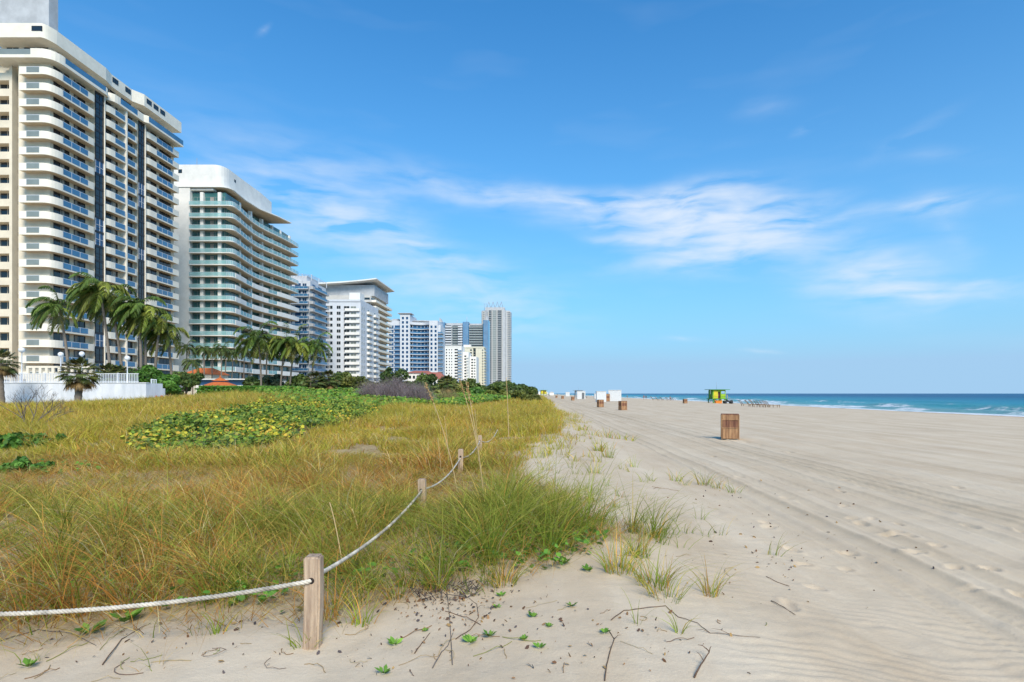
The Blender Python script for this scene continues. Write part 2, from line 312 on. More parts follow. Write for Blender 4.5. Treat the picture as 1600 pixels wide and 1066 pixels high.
# ---------------------------------------------------------------- the ground: one sheet of sand and dune
def build_ground():
    ys = [-40, -25, -14, -8, -4, -2, -1, 0, .8, 1.5, 2.0, 2.4]; y = 2.6
    while y < 55: ys.append(y); y += max(.02, y*.0068)
    while y < 25000: ys.append(y); y *= 1.022
    xs = list(np.arange(-7, 11.001, .03)); r = []; x = 11; s = .03
    while x < 190: s = min(s*1.045, 4); x += s; r.append(x)
    l = []; x = -7; s = .03
    while x > -4000: s *= 1.05; x -= s; l.append(x)
    xs = np.array(l[::-1]+xs+r); ys = np.array(ys)
    X, Y = np.meshgrid(xs, ys); Z = hgt(X, Y)
    GR.update(xs=xs, ys=ys, Z=Z); vd = veg_dist(X, Y)
    V = np.stack([X, Y, Z], -1).reshape(-1, 3); nx = len(xs); ny = len(ys)
    i = np.arange((ny-1)*(nx-1)); a = (i//(nx-1))*nx + i % (nx-1)
    F = np.stack([a, a+1, a+1+nx, a+nx], -1)
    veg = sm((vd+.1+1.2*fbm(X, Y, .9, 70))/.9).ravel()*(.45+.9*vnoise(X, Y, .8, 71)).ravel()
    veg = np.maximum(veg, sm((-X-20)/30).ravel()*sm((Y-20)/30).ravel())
    wet = sm((X-57)/6).ravel()
    trk = np.zeros_like(X)
    for c, w, d in TRK:
        cx = c + 0.05*np.sin(Y*.21+c) + .10*np.sin(Y*.052+c*2); trk += np.exp(-((X-cx)/(w*1.3))**4)*d/.034
    m, nt, b, N, L = new_mat('sand')
    g = N('ShaderNodeNewGeometry')
    def nz(scale, det=5, rough=.6, v=None, sc=None):
        n = N('ShaderNodeTexNoise'); n.inputs['Scale'].default_value = scale; n.inputs['Detail'].default_value = det; n.inputs['Roughness'].default_value = rough
        src = v or g.outputs['Position']
        if sc:
            q = N('ShaderNodeMapping'); q.inputs['Scale'].default_value = sc; L(src, q.inputs[0]); src = q.outputs[0]
        L(src, n.inputs[0]); return n.outputs[0]
    def ramp(src, p0, c0, p1, c1):
        r = N('ShaderNodeValToRGB'); e = r.color_ramp.elements; e[0].position = p0; e[0].color = c0; e[1].position = p1; e[1].color = c1; L(src, r.inputs[0]); return r.outputs[0]
    def mix(f, a, b, mode='MIX'):
        n = N('ShaderNodeMix'); n.data_type = 'RGBA'; n.blend_type = mode
        if isinstance(f, float): n.inputs['Factor'].default_value = f
        else: L(f, n.inputs['Factor'])
        for k, v in (('A', a), ('B', b)):
            if isinstance(v, tuple): n.inputs[k].default_value = v
            else: L(v, n.inputs[k])
        return n.outputs['Result']
    def att(nm):
        n = N('ShaderNodeAttribute'); n.attribute_name = nm; return n.outputs['Fac']
    sandc = ramp(nz(.9, 6, .7), .35, (.565, .450, .315, 1), .68, (.655, .542, .395, 1))
    band = ramp(nz(1.0, 5, .65, None, (1.3, .05, 1)), .40, (.55, .435, .300, 1), .62, (.67, .565, .425, 1))
    sandc = mix(.45, sandc, band)
    grain = ramp(nz(260, 2, .7), .30, (.78, .76, .74, 1), .62, (1.06, 1.06, 1.06, 1)); sandc = mix(.7, sandc, grain, 'MULTIPLY')
    patch = ramp(nz(.35, 4, .6, None, (2, .6, 1)), .35, (.90, .87, .84, 1), .6, (1.02, 1.02, 1.02, 1)); sandc = mix(.8, sandc, patch, 'MULTIPLY')
    sandc = mix(att('trk'), sandc, mix(.28, sandc, (.42, .335, .22, 1)))
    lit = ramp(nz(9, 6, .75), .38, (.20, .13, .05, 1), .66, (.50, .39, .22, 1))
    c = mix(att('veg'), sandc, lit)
    wet_c = mix(att('wet'), c, (.46, .32, .22, 1))
    L(wet_c, b.inputs['Base Color']); b.inputs['Roughness'].default_value = .92; b.inputs['Specular IOR Level'].default_value = .15
    bp = N('ShaderNodeBump'); bp.inputs['Strength'].default_value = .55; bp.inputs['Distance'].default_value = .012
    hsum = N('ShaderNodeMath'); hsum.operation = 'ADD'; L(nz(38, 6, .7), hsum.inputs[0]); L(nz(5, 5, .6, None, (1, 1, 1)), hsum.inputs[1]); L(hsum.outputs[0], bp.inputs['Height']); L(bp.outputs[0], b.inputs['Normal'])
    me = np_mesh('beach_ground', V, F, m, None, True, {'veg': np.clip(veg, 0, 1), 'wet': wet, 'trk': np.clip(trk.ravel(), 0, 1)*(vd.ravel() < 0)})
    o = link('ground', me); tag(o, 'pale beach sand rising into grassy dune on its left', 'ground', kind='structure')
build_ground()

# ---------------------------------------------------------------- the sea
def build_sea():
    xs = np.concatenate([np.arange(55, 150, .45), np.geomspace(150, 30000, 90)])
    ys = np.concatenate([[-400, -100, 0, 20, 35], np.arange(45, 330, 1.2), np.geomspace(331, 40000, 160)])
    X, Y = np.meshgrid(xs, ys)
    Z = np.full_like(X, -1.2); foam = np.zeros_like(X)
    for c, a, w, sd in ((66.5, .10, 1.6, 1), (74, .32, 1.6, 2), (84, .62, 2.2, 3), (97, .5, 2.6, 4), (113, .55, 3.5, 5), (135, .4, 4, 6)):
        cx = c + 5*fbm(X*0, Y, 26, 80+sd) + 2.5*fbm(X*0, Y, 7, 90+sd)
        st = np.clip(.25+1.5*vnoise(X*0, Y, 17, 100+sd), 0, 1.4)
        u = (X-cx)/w
        Z += a*st*np.exp(-u*u*np.where(u < 0, 3.0, .8))
        br = np.clip(1.9*vnoise(X*0, Y, 12, 120+sd)-.45, 0, 1) if sd < 6 else np.clip(2.5*vnoise(X*0, Y, 14, 120+sd)-1.6, 0, 1)
        foam += .72*br*np.exp(-((u+.5)/np.where(u < -.5, 2.4, .7))**2)*(1.15 if sd < 5 else .8)
    foam += 1.0*np.exp(-((X-67-3*fbm(X, Y, 12, 140))/2.5)**2)
    Z += .16*fbm(X, Y, 3.2, 150)*sm((X-66)/6)
    V = np.stack([X, Y, Z], -1).reshape(-1, 3); nx = len(xs); ny = len(ys)
    i = np.arange((ny-1)*(nx-1)); a = (i//(nx-1))*nx + i % (nx-1); F = np.stack([a, a+1, a+1+nx, a+nx], -1)
    m, nt, b, N, L = new_mat('sea_water'); g = N('ShaderNodeNewGeometry')
    s = N('ShaderNodeSeparateXYZ'); L(g.outputs['Position'], s.inputs[0])
    r = N('ShaderNodeValToRGB'); mr = N('ShaderNodeMapRange'); mr.inputs['From Min'].default_value = 64; mr.inputs['From Max'].default_value = 420; L(s.outputs[0], mr.inputs[0]); L(mr.outputs[0], r.inputs[0])
    e = r.color_ramp.elements; e[0].position = 0; e[0].color = (.24, .40, .39, 1); e[1].position = 1; e[1].color = (.008, .080, .175, 1)
    q = e.new(.07); q.color = (.07, .31, .35, 1); q = e.new(.25); q.color = (.022, .225, .31, 1); q = e.new(.55); q.color = (.012, .14, .24, 1)
    nz = N('ShaderNodeTexNoise'); nz.inputs['Scale'].default_value = .9; nz.inputs['Detail'].default_value = 7; nz.inputs['Roughness'].default_value = .72
    mp = N('ShaderNodeMapping'); mp.inputs['Scale'].default_value = (1, .35, 1); L(g.outputs['Position'], mp.inputs[0]); L(mp.outputs[0], nz.inputs[0])
    at = N('ShaderNodeAttribute'); at.attribute_name = 'foam'
    ad = N('ShaderNodeMath'); ad.operation = 'MULTIPLY_ADD'; L(nz.outputs[0], ad.inputs[0]); ad.inputs[1].default_value = 1.7; ad.inputs[2].default_value = -1.15
    a2 = N('ShaderNodeMath'); a2.operation = 'ADD'; L(ad.outputs[0], a2.inputs[0]); L(at.outputs['Fac'], a2.inputs[1])
    m3 = N('ShaderNodeMapRange'); m3.inputs['From Min'].default_value = .22; m3.inputs['From Max'].default_value = .55; L(a2.outputs[0], m3.inputs[0])
    mx = N('ShaderNodeMix'); mx.data_type = 'RGBA'; L(m3.outputs[0], mx.inputs['Factor']); L(r.outputs[0], mx.inputs['A']); mx.inputs['B'].default_value = (.74, .78, .79, 1)
    L(mx.outputs['Result'], b.inputs['Base Color'])
    rr = N('ShaderNodeMapRange'); rr.inputs['To Min'].default_value = .35; rr.inputs['To Max'].default_value = .9; L(m3.outputs[0], rr.inputs[0]); L(rr.outputs[0], b.inputs['Roughness'])
    b.inputs['Specular IOR Level'].default_value = .07
    n2 = N('ShaderNodeTexNoise'); n2.inputs['Scale'].default_value = .55; n2.inputs['Detail'].default_value = 8; n2.inputs['Roughness'].default_value = .7; L(g.outputs['Position'], n2.inputs[0])
    bp = N('ShaderNodeBump'); bp.inputs['Strength'].default_value = .9; bp.inputs['Distance'].default_value = .9; L(n2.outputs[0], bp.inputs['Height']); L(bp.outputs[0], b.inputs['Normal'])
    o = link('sea', np_mesh('sea', V, F, m, None, True, {'foam': np.clip(foam, 0, 1.2).ravel()}))
    tag(o, 'blue green sea with white breakers rolling onto the beach', 'sea', kind='structure')
build_sea()
# ---------------------------------------------------------------- buildings
CREAM = mat('cream_stucco', (.78, .68, .52), .8, .06, .5, .15, 6); WHITE = mat('white_stucco', (.82, .80, .75), .75, .06, .4, .1, 6)
WARMW = mat('ivory_balcony_paint', (.86, .79, .66), .7, .05, .6); SOFF = mat('tan_bounce_soffit', (.66, .52, .36), .7, .08, .7); BEIGE = mat('beige_concrete', (.60, .57, .52), .8, .08, .5)  # SOFF: reflected warmth painted under white balconies; also colours the brown canopy soffit
COOLW = mat('cool_white_paint', (.64, .66, .69), .7, .06, .4); GREYW = mat('pale_grey_concrete', (.50, .51, .52), .8, .1, .4); CREAM2 = mat('pale_cream_wall', (.72, .67, .52), .8, .06, .4)
DKF = mat('dark_bronze_frame', (.022, .022, .026), .35, .2, 1); BLUEP = mat('deep_blue_paint', (.03, .12, .38), .5, .15, 1); GREYM = mat('grey_metal', (.32, .33, .34), .4, .1, 2)
GLD = glass_mat('dark_window_glass', (.018, .028, .036), .06, 1, .6, .5); GLB = glass_mat('blue_tinted_railing_glass', (.06, .18, .32), .10, 1, .35, .6)
GLA = glass_mat('aqua_railing_glass', (.34, .60, .62), .08, .5, .25, .5); GLT = glass_mat('teal_window_glass', (.045, .15, .15), .06, 1, .6, .25); GLS = glass_mat('sky_blue_curtain_glass', (.07, .20, .36), .08, 1, .4, .15)
GLG = glass_mat('grey_railing_glass', (.22, .25, .23), .15, 1, .2, .8); BAR = mat('dark_balcony_bars', (.10, .10, .10), .5, .1, 3); GLN = glass_mat('navy_window_glass', (.02, .07, .16), .08, 1, .5, .3)
CURT = mat('window_curtain', (.42, .40, .36), .9, .3, .35)
CAP = 100
class Bld:
    """a building: its empty, its parts, and at most CAP parts of one name"""
    def __init__(s, name, loc, label, group=None):
        s.o = empty(name, loc, label, 'building', group); s.loc = Vector(loc); s.cnt = {}; s.over = {}
    def put(s, name, me, loc=(0, 0, 0), child=None, label=None):
        n = s.cnt.get(name, 0)
        if n >= CAP:
            s.over.setdefault(name, []).append((me, Vector(loc)-s.loc))
            if child:
                for cm in (child[1] if isinstance(child[1], list) else [child[1]]): s.over[name].append((cm, Vector(loc)-s.loc))
            return None
        s.cnt[name] = n+1
        o = link(name, me, s.o, Vector(loc)-s.loc)
        if child:
            for cm in (child[1] if isinstance(child[1], list) else [child[1]]): link(child[0], cm, o, (0, 0, 0))
        return o
    def mb(s, name, mb, *mats):      # a one-off part in world coordinates
        n = s.cnt[name] = s.cnt.get(name, 0)+1
        return link(name, mb.mesh(name, *mats), s.o, -s.loc)
    def done(s):
        for name, lst in s.over.items():
            bm = MB(); mats = []
            for me, loc in lst:
                idx = []
                for m in me.materials:
                    if m not in mats: mats.append(m)
                    idx.append(mats.index(m))
                base = len(bm.v); bm.v += [tuple(v.co+loc) for v in me.vertices]
                for p in me.polygons: bm.f.append(tuple(i+base for i in p.vertices)); bm.mi.append(idx[p.material_index]); bm.smooth.append(False)
            o = link(name, bm.mesh(name+'_rest', *mats), s.o, (0, 0, 0)); o['kind'] = 'stuff'
def orient(o):      # local (u, out, z) to world
    return {'S': lambda u, d, z: (u, -d, z), 'E': lambda u, d, z: (d, u, z), 'C': lambda u, d, z: (u*.7071+d*.7071, u*.7071-d*.7071, z)}[o]
def obox(mb, T, u0, u1, d0, d1, z0, z1, mi=0):
    v = [T(u, d, z) for z in (z0, z1) for u, d in ((u0, d0), (u1, d0), (u1, d1), (u0, d1))]
    f = [(0,3,2,1),(4,5,6,7),(0,1,5,4),(1,2,6,5),(2,3,7,6),(3,0,4,7)]
    if T(1, 0, 0)[0]*T(0, 1, 0)[1]-T(1, 0, 0)[1]*T(0, 1, 0)[0] < 0: f = [q[::-1] for q in f]
    mb.add(v, f, mi)
def win(T, w, h, nm=2, frame=DKF, glass=GLD, fr=.07, proud=.05, cur=0):
    m = MB(); obox(m, T, 0, w, -.1, .02, 0, h, 1)
    obox(m, T, -fr, 0, -.1, proud, -fr, h+fr); obox(m, T, w, w+fr, -.1, proud, -fr, h+fr)
    obox(m, T, 0, w, -.1, proud, -fr, 0); obox(m, T, 0, w, -.1, proud, h, h+fr)
    for k in range(1, nm): u = w*k/nm; obox(m, T, u-fr/2, u+fr/2, .022, proud-.005, 0.002, h-.002)
    if cur: obox(m, T, w*cur+fr, min(w, w*(cur+.28)), .0225, .027, .01, h-.01, 2)
    return m.mesh('window', frame, glass, CURT)
def bal(T, w, d, rh=1.05, th=.22, mat_=WHITE, rail='solid', gm=GLB, under=None, gap=0, bars=0):
    """balcony slab with a solid or glass front; returns (balcony mesh, railing mesh or None)"""
    m = MB(); obox(m, T, 0, w, 0, d, -th, 0)
    r = None
    if rail == 'solid':
        obox(m, T, 0, w, d-.12, d, 0, rh); obox(m, T, 0, .12, 0, d-.12, 0, rh); obox(m, T, w-.12, w, 0, d-.12, 0, rh)
    elif rail == 'split':      # solid ends, glass middle
        a = gap
        obox(m, T, 0, a, d-.12, d, 0, rh); obox(m, T, w-a, w, d-.12, d, 0, rh); obox(m, T, a, w-a, d-.12, d, 0, .12)
        obox(m, T, 0, .12, 0, d-.12, 0, rh); obox(m, T, w-.12, w, 0, d-.12, 0, rh)
        r = MB(); obox(r, T, a, w-a, d-.09, d-.05, .12, rh-.03); obox(r, T, a, w-a, d-.11, d-.02, rh-.03, rh+.02, 1)
    else:
        r = MB(); obox(r, T, 0, w, d-.08, d-.04, .02, rh); obox(r, T, 0, .04, 0, d-.08, .02, rh); obox(r, T, w-.04, w, 0, d-.08, .02, rh)
        obox(r, T, 0, w, d-.1, d-.02, rh, rh+.05, 1)
        n = max(1, int(w/1.6))
        for k in range(n+1): u = min(w-.06, w*k/n); obox(r, T, u, u+.06, d-.038, d-.01, 0, rh-.003, 1)
    me = m.mesh('balcony', mat_)
    return me, (r.mesh('railing', gm, GREYM if rail != 'glass' else COOLW) if r else None)
def rnd(p, c, q, n=5):      # quadratic corner between plan points
    return [((1-t)**2*p[0]+2*t*(1-t)*c[0]+t*t*q[0], (1-t)**2*p[1]+2*t*(1-t)*c[1]+t*t*q[1]) for t in [k/n for k in range(n+1)]]

# ================= cream tower with blue glass balcony fronts, nearest of the row
def bl_cream():
    X = -87.8; B = Bld('apartment_tower', (-105, 120, 1.0), 'tallest-looking near cream tower with rounded white balconies and blue glass fronts')
    # body: east wall, south wall stepping behind the balconies
    w = MB()
    w.prism([(-140, 106.2), (-95.0, 106.2), (-95.0, 104.1), (X-1.5, 104.1), (X-1.5, 113.45), (X-.5, 113.45), (X-.5, 115.65), (X-1.3, 115.65), (X-1.3, 125.6), (X-.5, 125.6), (X-.5, 127.65), (X-1.4, 127.65), (X-1.4, 139.5), (-140, 139.5)], .5, 63.8)
    B.mb('wall', w, CREAM)
    # loggia wall as piers and bands
    w = MB(); y0, y1 = 104.8, 106.19
    for x0, x1 in ((-150, -101.6), (-97.35, -96.8)): w.box(x0, x1, y0, y1, .5, 63.7)
    for k in range(21):
        zt = 61.05-2.9*k
        for x0, x1 in ((-101.6, -97.35),): w.box(x0, x1, y0, y1, zt-1.35, zt-.0)
    B.mb('loggia_wall', w, CREAM)
    gl = win(orient('S'), 3.9, 1.4, 3, frame=CREAM)
    for k in range(20): B.put('loggia_window', gl, (-101.45, 106.14, 61.05-2.9*k-2.85+.02))
    # dark slot between loggias and corner balconies
    sl = MB(); T = orient('S')
    obox(sl, T, 0, 1.84, 0, .12, 0, 2.2, 1); obox(sl, T, 0, 1.84, 0, .2, 2.2, 2.9); obox(sl, T, .9, 1.0, .12, .16, 0, 2.2)
    me = sl.mesh('slot_window', DKF, GLD)
    for k in range(20): B.put('slot_window', me, (-96.85, 106.18, 61.05-2.9*k-2.9))
    # corner balcony
    P = [(-93.6, 105.5), (-93.6, 102.7)]
    cor = rnd((-89.4, 102.7), (X-.15, 102.75), (X, 105.0), 6)
    front = [(-93.6, 102.7)]+cor+[(X, 112.5)]+rnd((X, 112.5), (X, 113.1), (X-.7, 113.2), 3)[1:]
    plan = [(-93.6, 104.09)]+front+[(X-1.49, 113.2), (X-1.49, 104.09)]
    def balc(plan, solids, glass, gmats, name='balcony', rh=1.08, th=.28):
        m = MB(); m.prism(plan, -rh-th+.0, -rh, 0)
        # soffit panel just under the slab, warm reflected light painted as its tan
        cx = sum(p[0] for p in plan)/len(plan); cy = sum(p[1] for p in plan)/len(plan)
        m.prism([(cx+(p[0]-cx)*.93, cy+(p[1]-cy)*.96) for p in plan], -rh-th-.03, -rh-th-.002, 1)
        for pts in solids: m.strip(pts, -rh, 0, .15)
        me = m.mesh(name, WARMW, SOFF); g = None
        if glass:
            g = []
            for pts, mi in glass:
                r = MB(); m2 = [(a[0], a[1]) for a in pts]; r.strip(m2, -rh+.05, -.05, .05, mi); r.strip(m2, -.05, 0.02, .09, 2)
                a, b = Vector(pts[0]), Vector(pts[-1]); n = max(1, int((b-a).length/1.5))
                for k in range(n+1): q = a.lerp(b, k/n); r.box(q.x-.03, q.x+.03, q.y-.03, q.y+.03, -rh, -.051, 2)
                g.append(r.mesh('railing', *(gmats if len(gmats) > 1 else gmats*2), COOLW))
        return me, g
    solids = [[(-93.6, 104.05), (-93.6, 102.7), (-92.3, 102.7)], [(-89.95, 102.7)]+cor+[(X, 105.3)], [(X, 111.2), (X, 112.5)]+rnd((X, 112.5), (X, 113.1), (X-.7, 113.2), 3)[1:]+[(X-1.45, 113.2)]]
    meA, gA = balc(plan, solids, [([(-92.3, 102.72), (-89.95, 102.72)], 0), ([(X-.03, 105.3), (X-.03, 111.2)], 1)], (GLG, GLB))
    # middle balcony (rounded near end), small balcony, far balcony
    def side(y0, y1, gy0, gy1, back):
        c = rnd((X-1.2, y0), (X, y0), (X, y0+1.9), 6)
        plan = [(back, y0)]+c+[(X, y1), (back, y1)]
        sol = [[(back, y0)]+c+([(X, gy0)] if gy0 > y0+2.01 else [])]
        gl = [([(X-.03, gy0), (X-.03, gy1)], 0)]
        if gy1 < y1-.05: sol.append([(X, gy1), (X, y1-.02), (X-1.2, y1)])
        return balc(plan, sol, gl, (GLB,))
    def side2(y0, y1, gy1, back):
        plan = [(back, y0), (X, y0)]+rnd((X, y1-1.2), (X, y1), (X-1.2, y1), 4)+[(back, y1)]
        return balc(plan, [[(X, gy1)]+rnd((X, y1-1.2), (X, y1), (X-1.2, y1), 4)+[(back, y1)]], [([(X-.03, y0), (X-.03, gy1)], 0)], (GLB,))
    meC, gC = side(115.8, 121.3, 118.3, 121.2, X-1.29); meD, gD = side2(121.9, 125.5, 124.2, X-1.29); meF, gF = side(127.8, 139.3, 131.2, 137.0, X-1.39)
    for k in range(20):
        z = 61.05-2.9*k
        for nm, me, g in (('corner_balcony', meA, gA), ('middle_balcony', meC, gC), ('small_balcony', meD, gD), ('far_balcony', meF, gF)):
            B.put(nm, me, (0, 0, z), ('railing', g))
    # windows behind
    T = orient('E'); ws = orient('S')
    wa = win(T, 3.4, 2.55, 2, cur=.4); wb = win(T, 2.6, 2.55, 2, cur=.02); wc = win(T, 4.4, 2.55, 3, cur=.6); wd = win(T, 2.7, 2.55, 2); wf = win(T, 4.6, 2.55, 3, cur=.3); wg = win(T, 4.0, 2.55, 3)
    wsx = win(ws, 1.5, 2.0, 1, frame=CREAM)
    for k in range(20):
        z = 61.05-2.9*k-1.12
        B.put('window', wa, (X-1.5, 105.0, z)); B.put('window', wb, (X-1.5, 109.6, z)); B.put('window', wc, (X-1.3, 116.2, z)); B.put('window', wd, (X-1.3, 122.3, z)); B.put('window', wf, (X-1.4, 128.4, z))
        B.put('far_window', wg, (X-1.4, 134.2, z))
    # dark glass strips from base to roof, one bay per floor
    rs = random.Random(2)
    def baym(w, v):
        b = MB(); obox(b, T, 0, w, 0, .12, 0, 2.9, 1); obox(b, T, 0, w, .12, .2, 0, .45, 0)
        for u in (0, w*.5, w-.08): obox(b, T, u, u+.08, .12, .18, .451, 2.9, 2 if v == 2 else 0)
        obox(b, T, 0.081, w-.081, .12, .17, 1.6, 1.68, 2 if v == 2 else 0); obox(b, T, 0.081, w*.5-.001, .12, .165, .95, 1.01, 0)
        return b.mesh('bay_window', DKF, GLD if v < 2 else GLN, COOLW)
    bv = [[baym(2.15, v) for v in range(3)], [baym(1.8, v) for v in range(3)]]
    for k in range(22):
        z = 63.2-2.9*k-2.9
        if z < .4: continue
        B.put('bay_window', bv[0][rs.choice((0, 0, 1, 2))], (X-.5, 113.45, z)); B.put('bay_window', bv[1][rs.choice((0, 0, 1, 2))], (X-.5, 125.75, z))
    f = MB(); f.box(X-2.1, X+.06, 121.4, 121.75, .5, 63.9); B.mb('fin_wall', f, WARMW)
    f = MB(); f.box(X-1.3, X-.1, 127.58, 127.74, .5, 63.1); B.mb('fin_wall', f, WARMW); f = MB(); f.box(X-1.3, X-.1, 115.6, 115.74, .5, 63.1); B.mb('fin_wall', f, WARMW)
    # the top two levels
    pl = [(-99, 105.59), (-99, 102.3)]+rnd((-90, 102.3), (X+.4, 102.3), (X+.5, 104.8), 6)+[(X+.5, 115.2)]+rnd((X+.5, 115.2), (X+.4, 116.4), (X-.9, 116.6), 4)[1:]
    m = MB(); m.prism(pl+[(X-2.5, 116.6), (X-2.5, 105.5)], 62.45, 62.8, 0)
    m.strip([(-91.2, 102.3)]+rnd((-90, 102.3), (X+.4, 102.3), (X+.5, 104.8), 6)+[(X+.5, 105.2)], 62.8, 64.1, .15); m.strip([(X+.5, 105.2), (X+.5, 115.2)], 62.8, 63.0, .15); m.strip([(X+.5, 115.2)]+rnd((X+.5, 115.2), (X+.4, 116.4), (X-.9, 116.6), 4)[1:], 62.8, 64.0, .15); m.strip([(-99, 102.3), (-91.2, 102.3)], 62.8, 63.0, .15)
    t = B.mb('terrace', m, WARMW, SOFF)
    r = MB(); r.strip([(X+.46, 105.2), (X+.46, 115.2)], 63.01, 64.05, .05); link('railing', r.mesh('railing', GLB), t)
    r = MB(); r.strip([(-99, 102.34), (-91.2, 102.34)], 63.01, 64.0, .05); link('railing', r.mesh('railing', GLG), t)
    pl2 = rnd((X-2.4, 116.7), (X+.3, 116.7), (X+.3, 118.6), 5)+[(X+.3, 126.4), (X+.9, 127.2), (X+.9, 139.6)]
    m = MB(); m.prism(pl2+[(X-2.5, 139.6)], 62.4, 62.8, 0); m.strip(pl2[:6]+[(X+.3, 119.4)], 62.8, 64.0, .15); m.strip([(X+.3, 124.6), (X+.3, 126.4), (X+.9, 127.2)], 62.8, 64.0, .15)
    t = B.mb('terrace', m, WARMW, SOFF); r = MB(); r.strip([(X+.26, 119.4), (X+.26, 124.6)], 62.81, 63.98, .05); link('railing', r.mesh('railing', GLB), t); r = MB(); r.strip([(X+.86, 127.2), (X+.86, 139.6)], 62.81, 63.98, .05); link('railing', r.mesh('railing', GLB), t)
    m = MB(); m.box(-140, X-2.3, 105.3, 139.4, 63.6, 66.0); B.mb('upper_wall', m, WARMW)
    wu = win(orient('E'), 3.0, 2.0, 2, frame=COOLW)
    for y in (106.6, 110.4, 118.2, 123, 128.5, 133): B.put('upper_window', wu, (X-2.3, y, 64.0))
    wu = win(orient('S'), 2.2, 1.9, 2, frame=COOLW)
    for x in (-98.2, -95, -92.8): B.put('upper_window', wu, (x, 105.3, 64.1))
    # deep parapet crown, rounded at the corner
    pr = [(-99.2, 139.8), (-99.2, 102.2)]+rnd((-89.4, 102.2), (X-.7, 102.2), (X-.4, 104.4), 7)+[(X-.4, 116.3), (X-1.0, 118.6), (X-1.0, 124.5), (X+.3, 126.6), (X+.3, 139.8)]
    m = MB(); m.prism(pr, 66.0, 66.35); 
    n0 = pr[1:]; m.strip(n0, 66.35, 68.55, .35); m.prism([(-99, 139.4), (-99, 103), (-88.9, 103), (-88.9, 139.4)], 66.352, 67.4)
    B.mb('parapet', m, WARMW)
    op = win(orient('S'), 1.7, .75, 1)
    B.put('parapet_opening', op, (-90.8, 102.2, 67.2))
    op = win(orient('E'), 1.5, .9, 2)
    for y in (118.9, 122.6): B.put('parapet_opening', op, (X-1.0, y, 67.2))
    for y in (127.4, 129.7, 132.0): B.put('parapet_opening', op, (X+.3, y, 67.1))
    m = MB(); m.box(-125, -89.5, 104.2, 106.2, 67.41, 84); B.mb('rooftop_tower', m, GREYW)
    m = MB(); m.box(-98.8, X-2.5, 122.5, 134, 67.41, 69.2); B.mb('rooftop_plant_room', m, WARMW)
    B.done()
bl_cream()

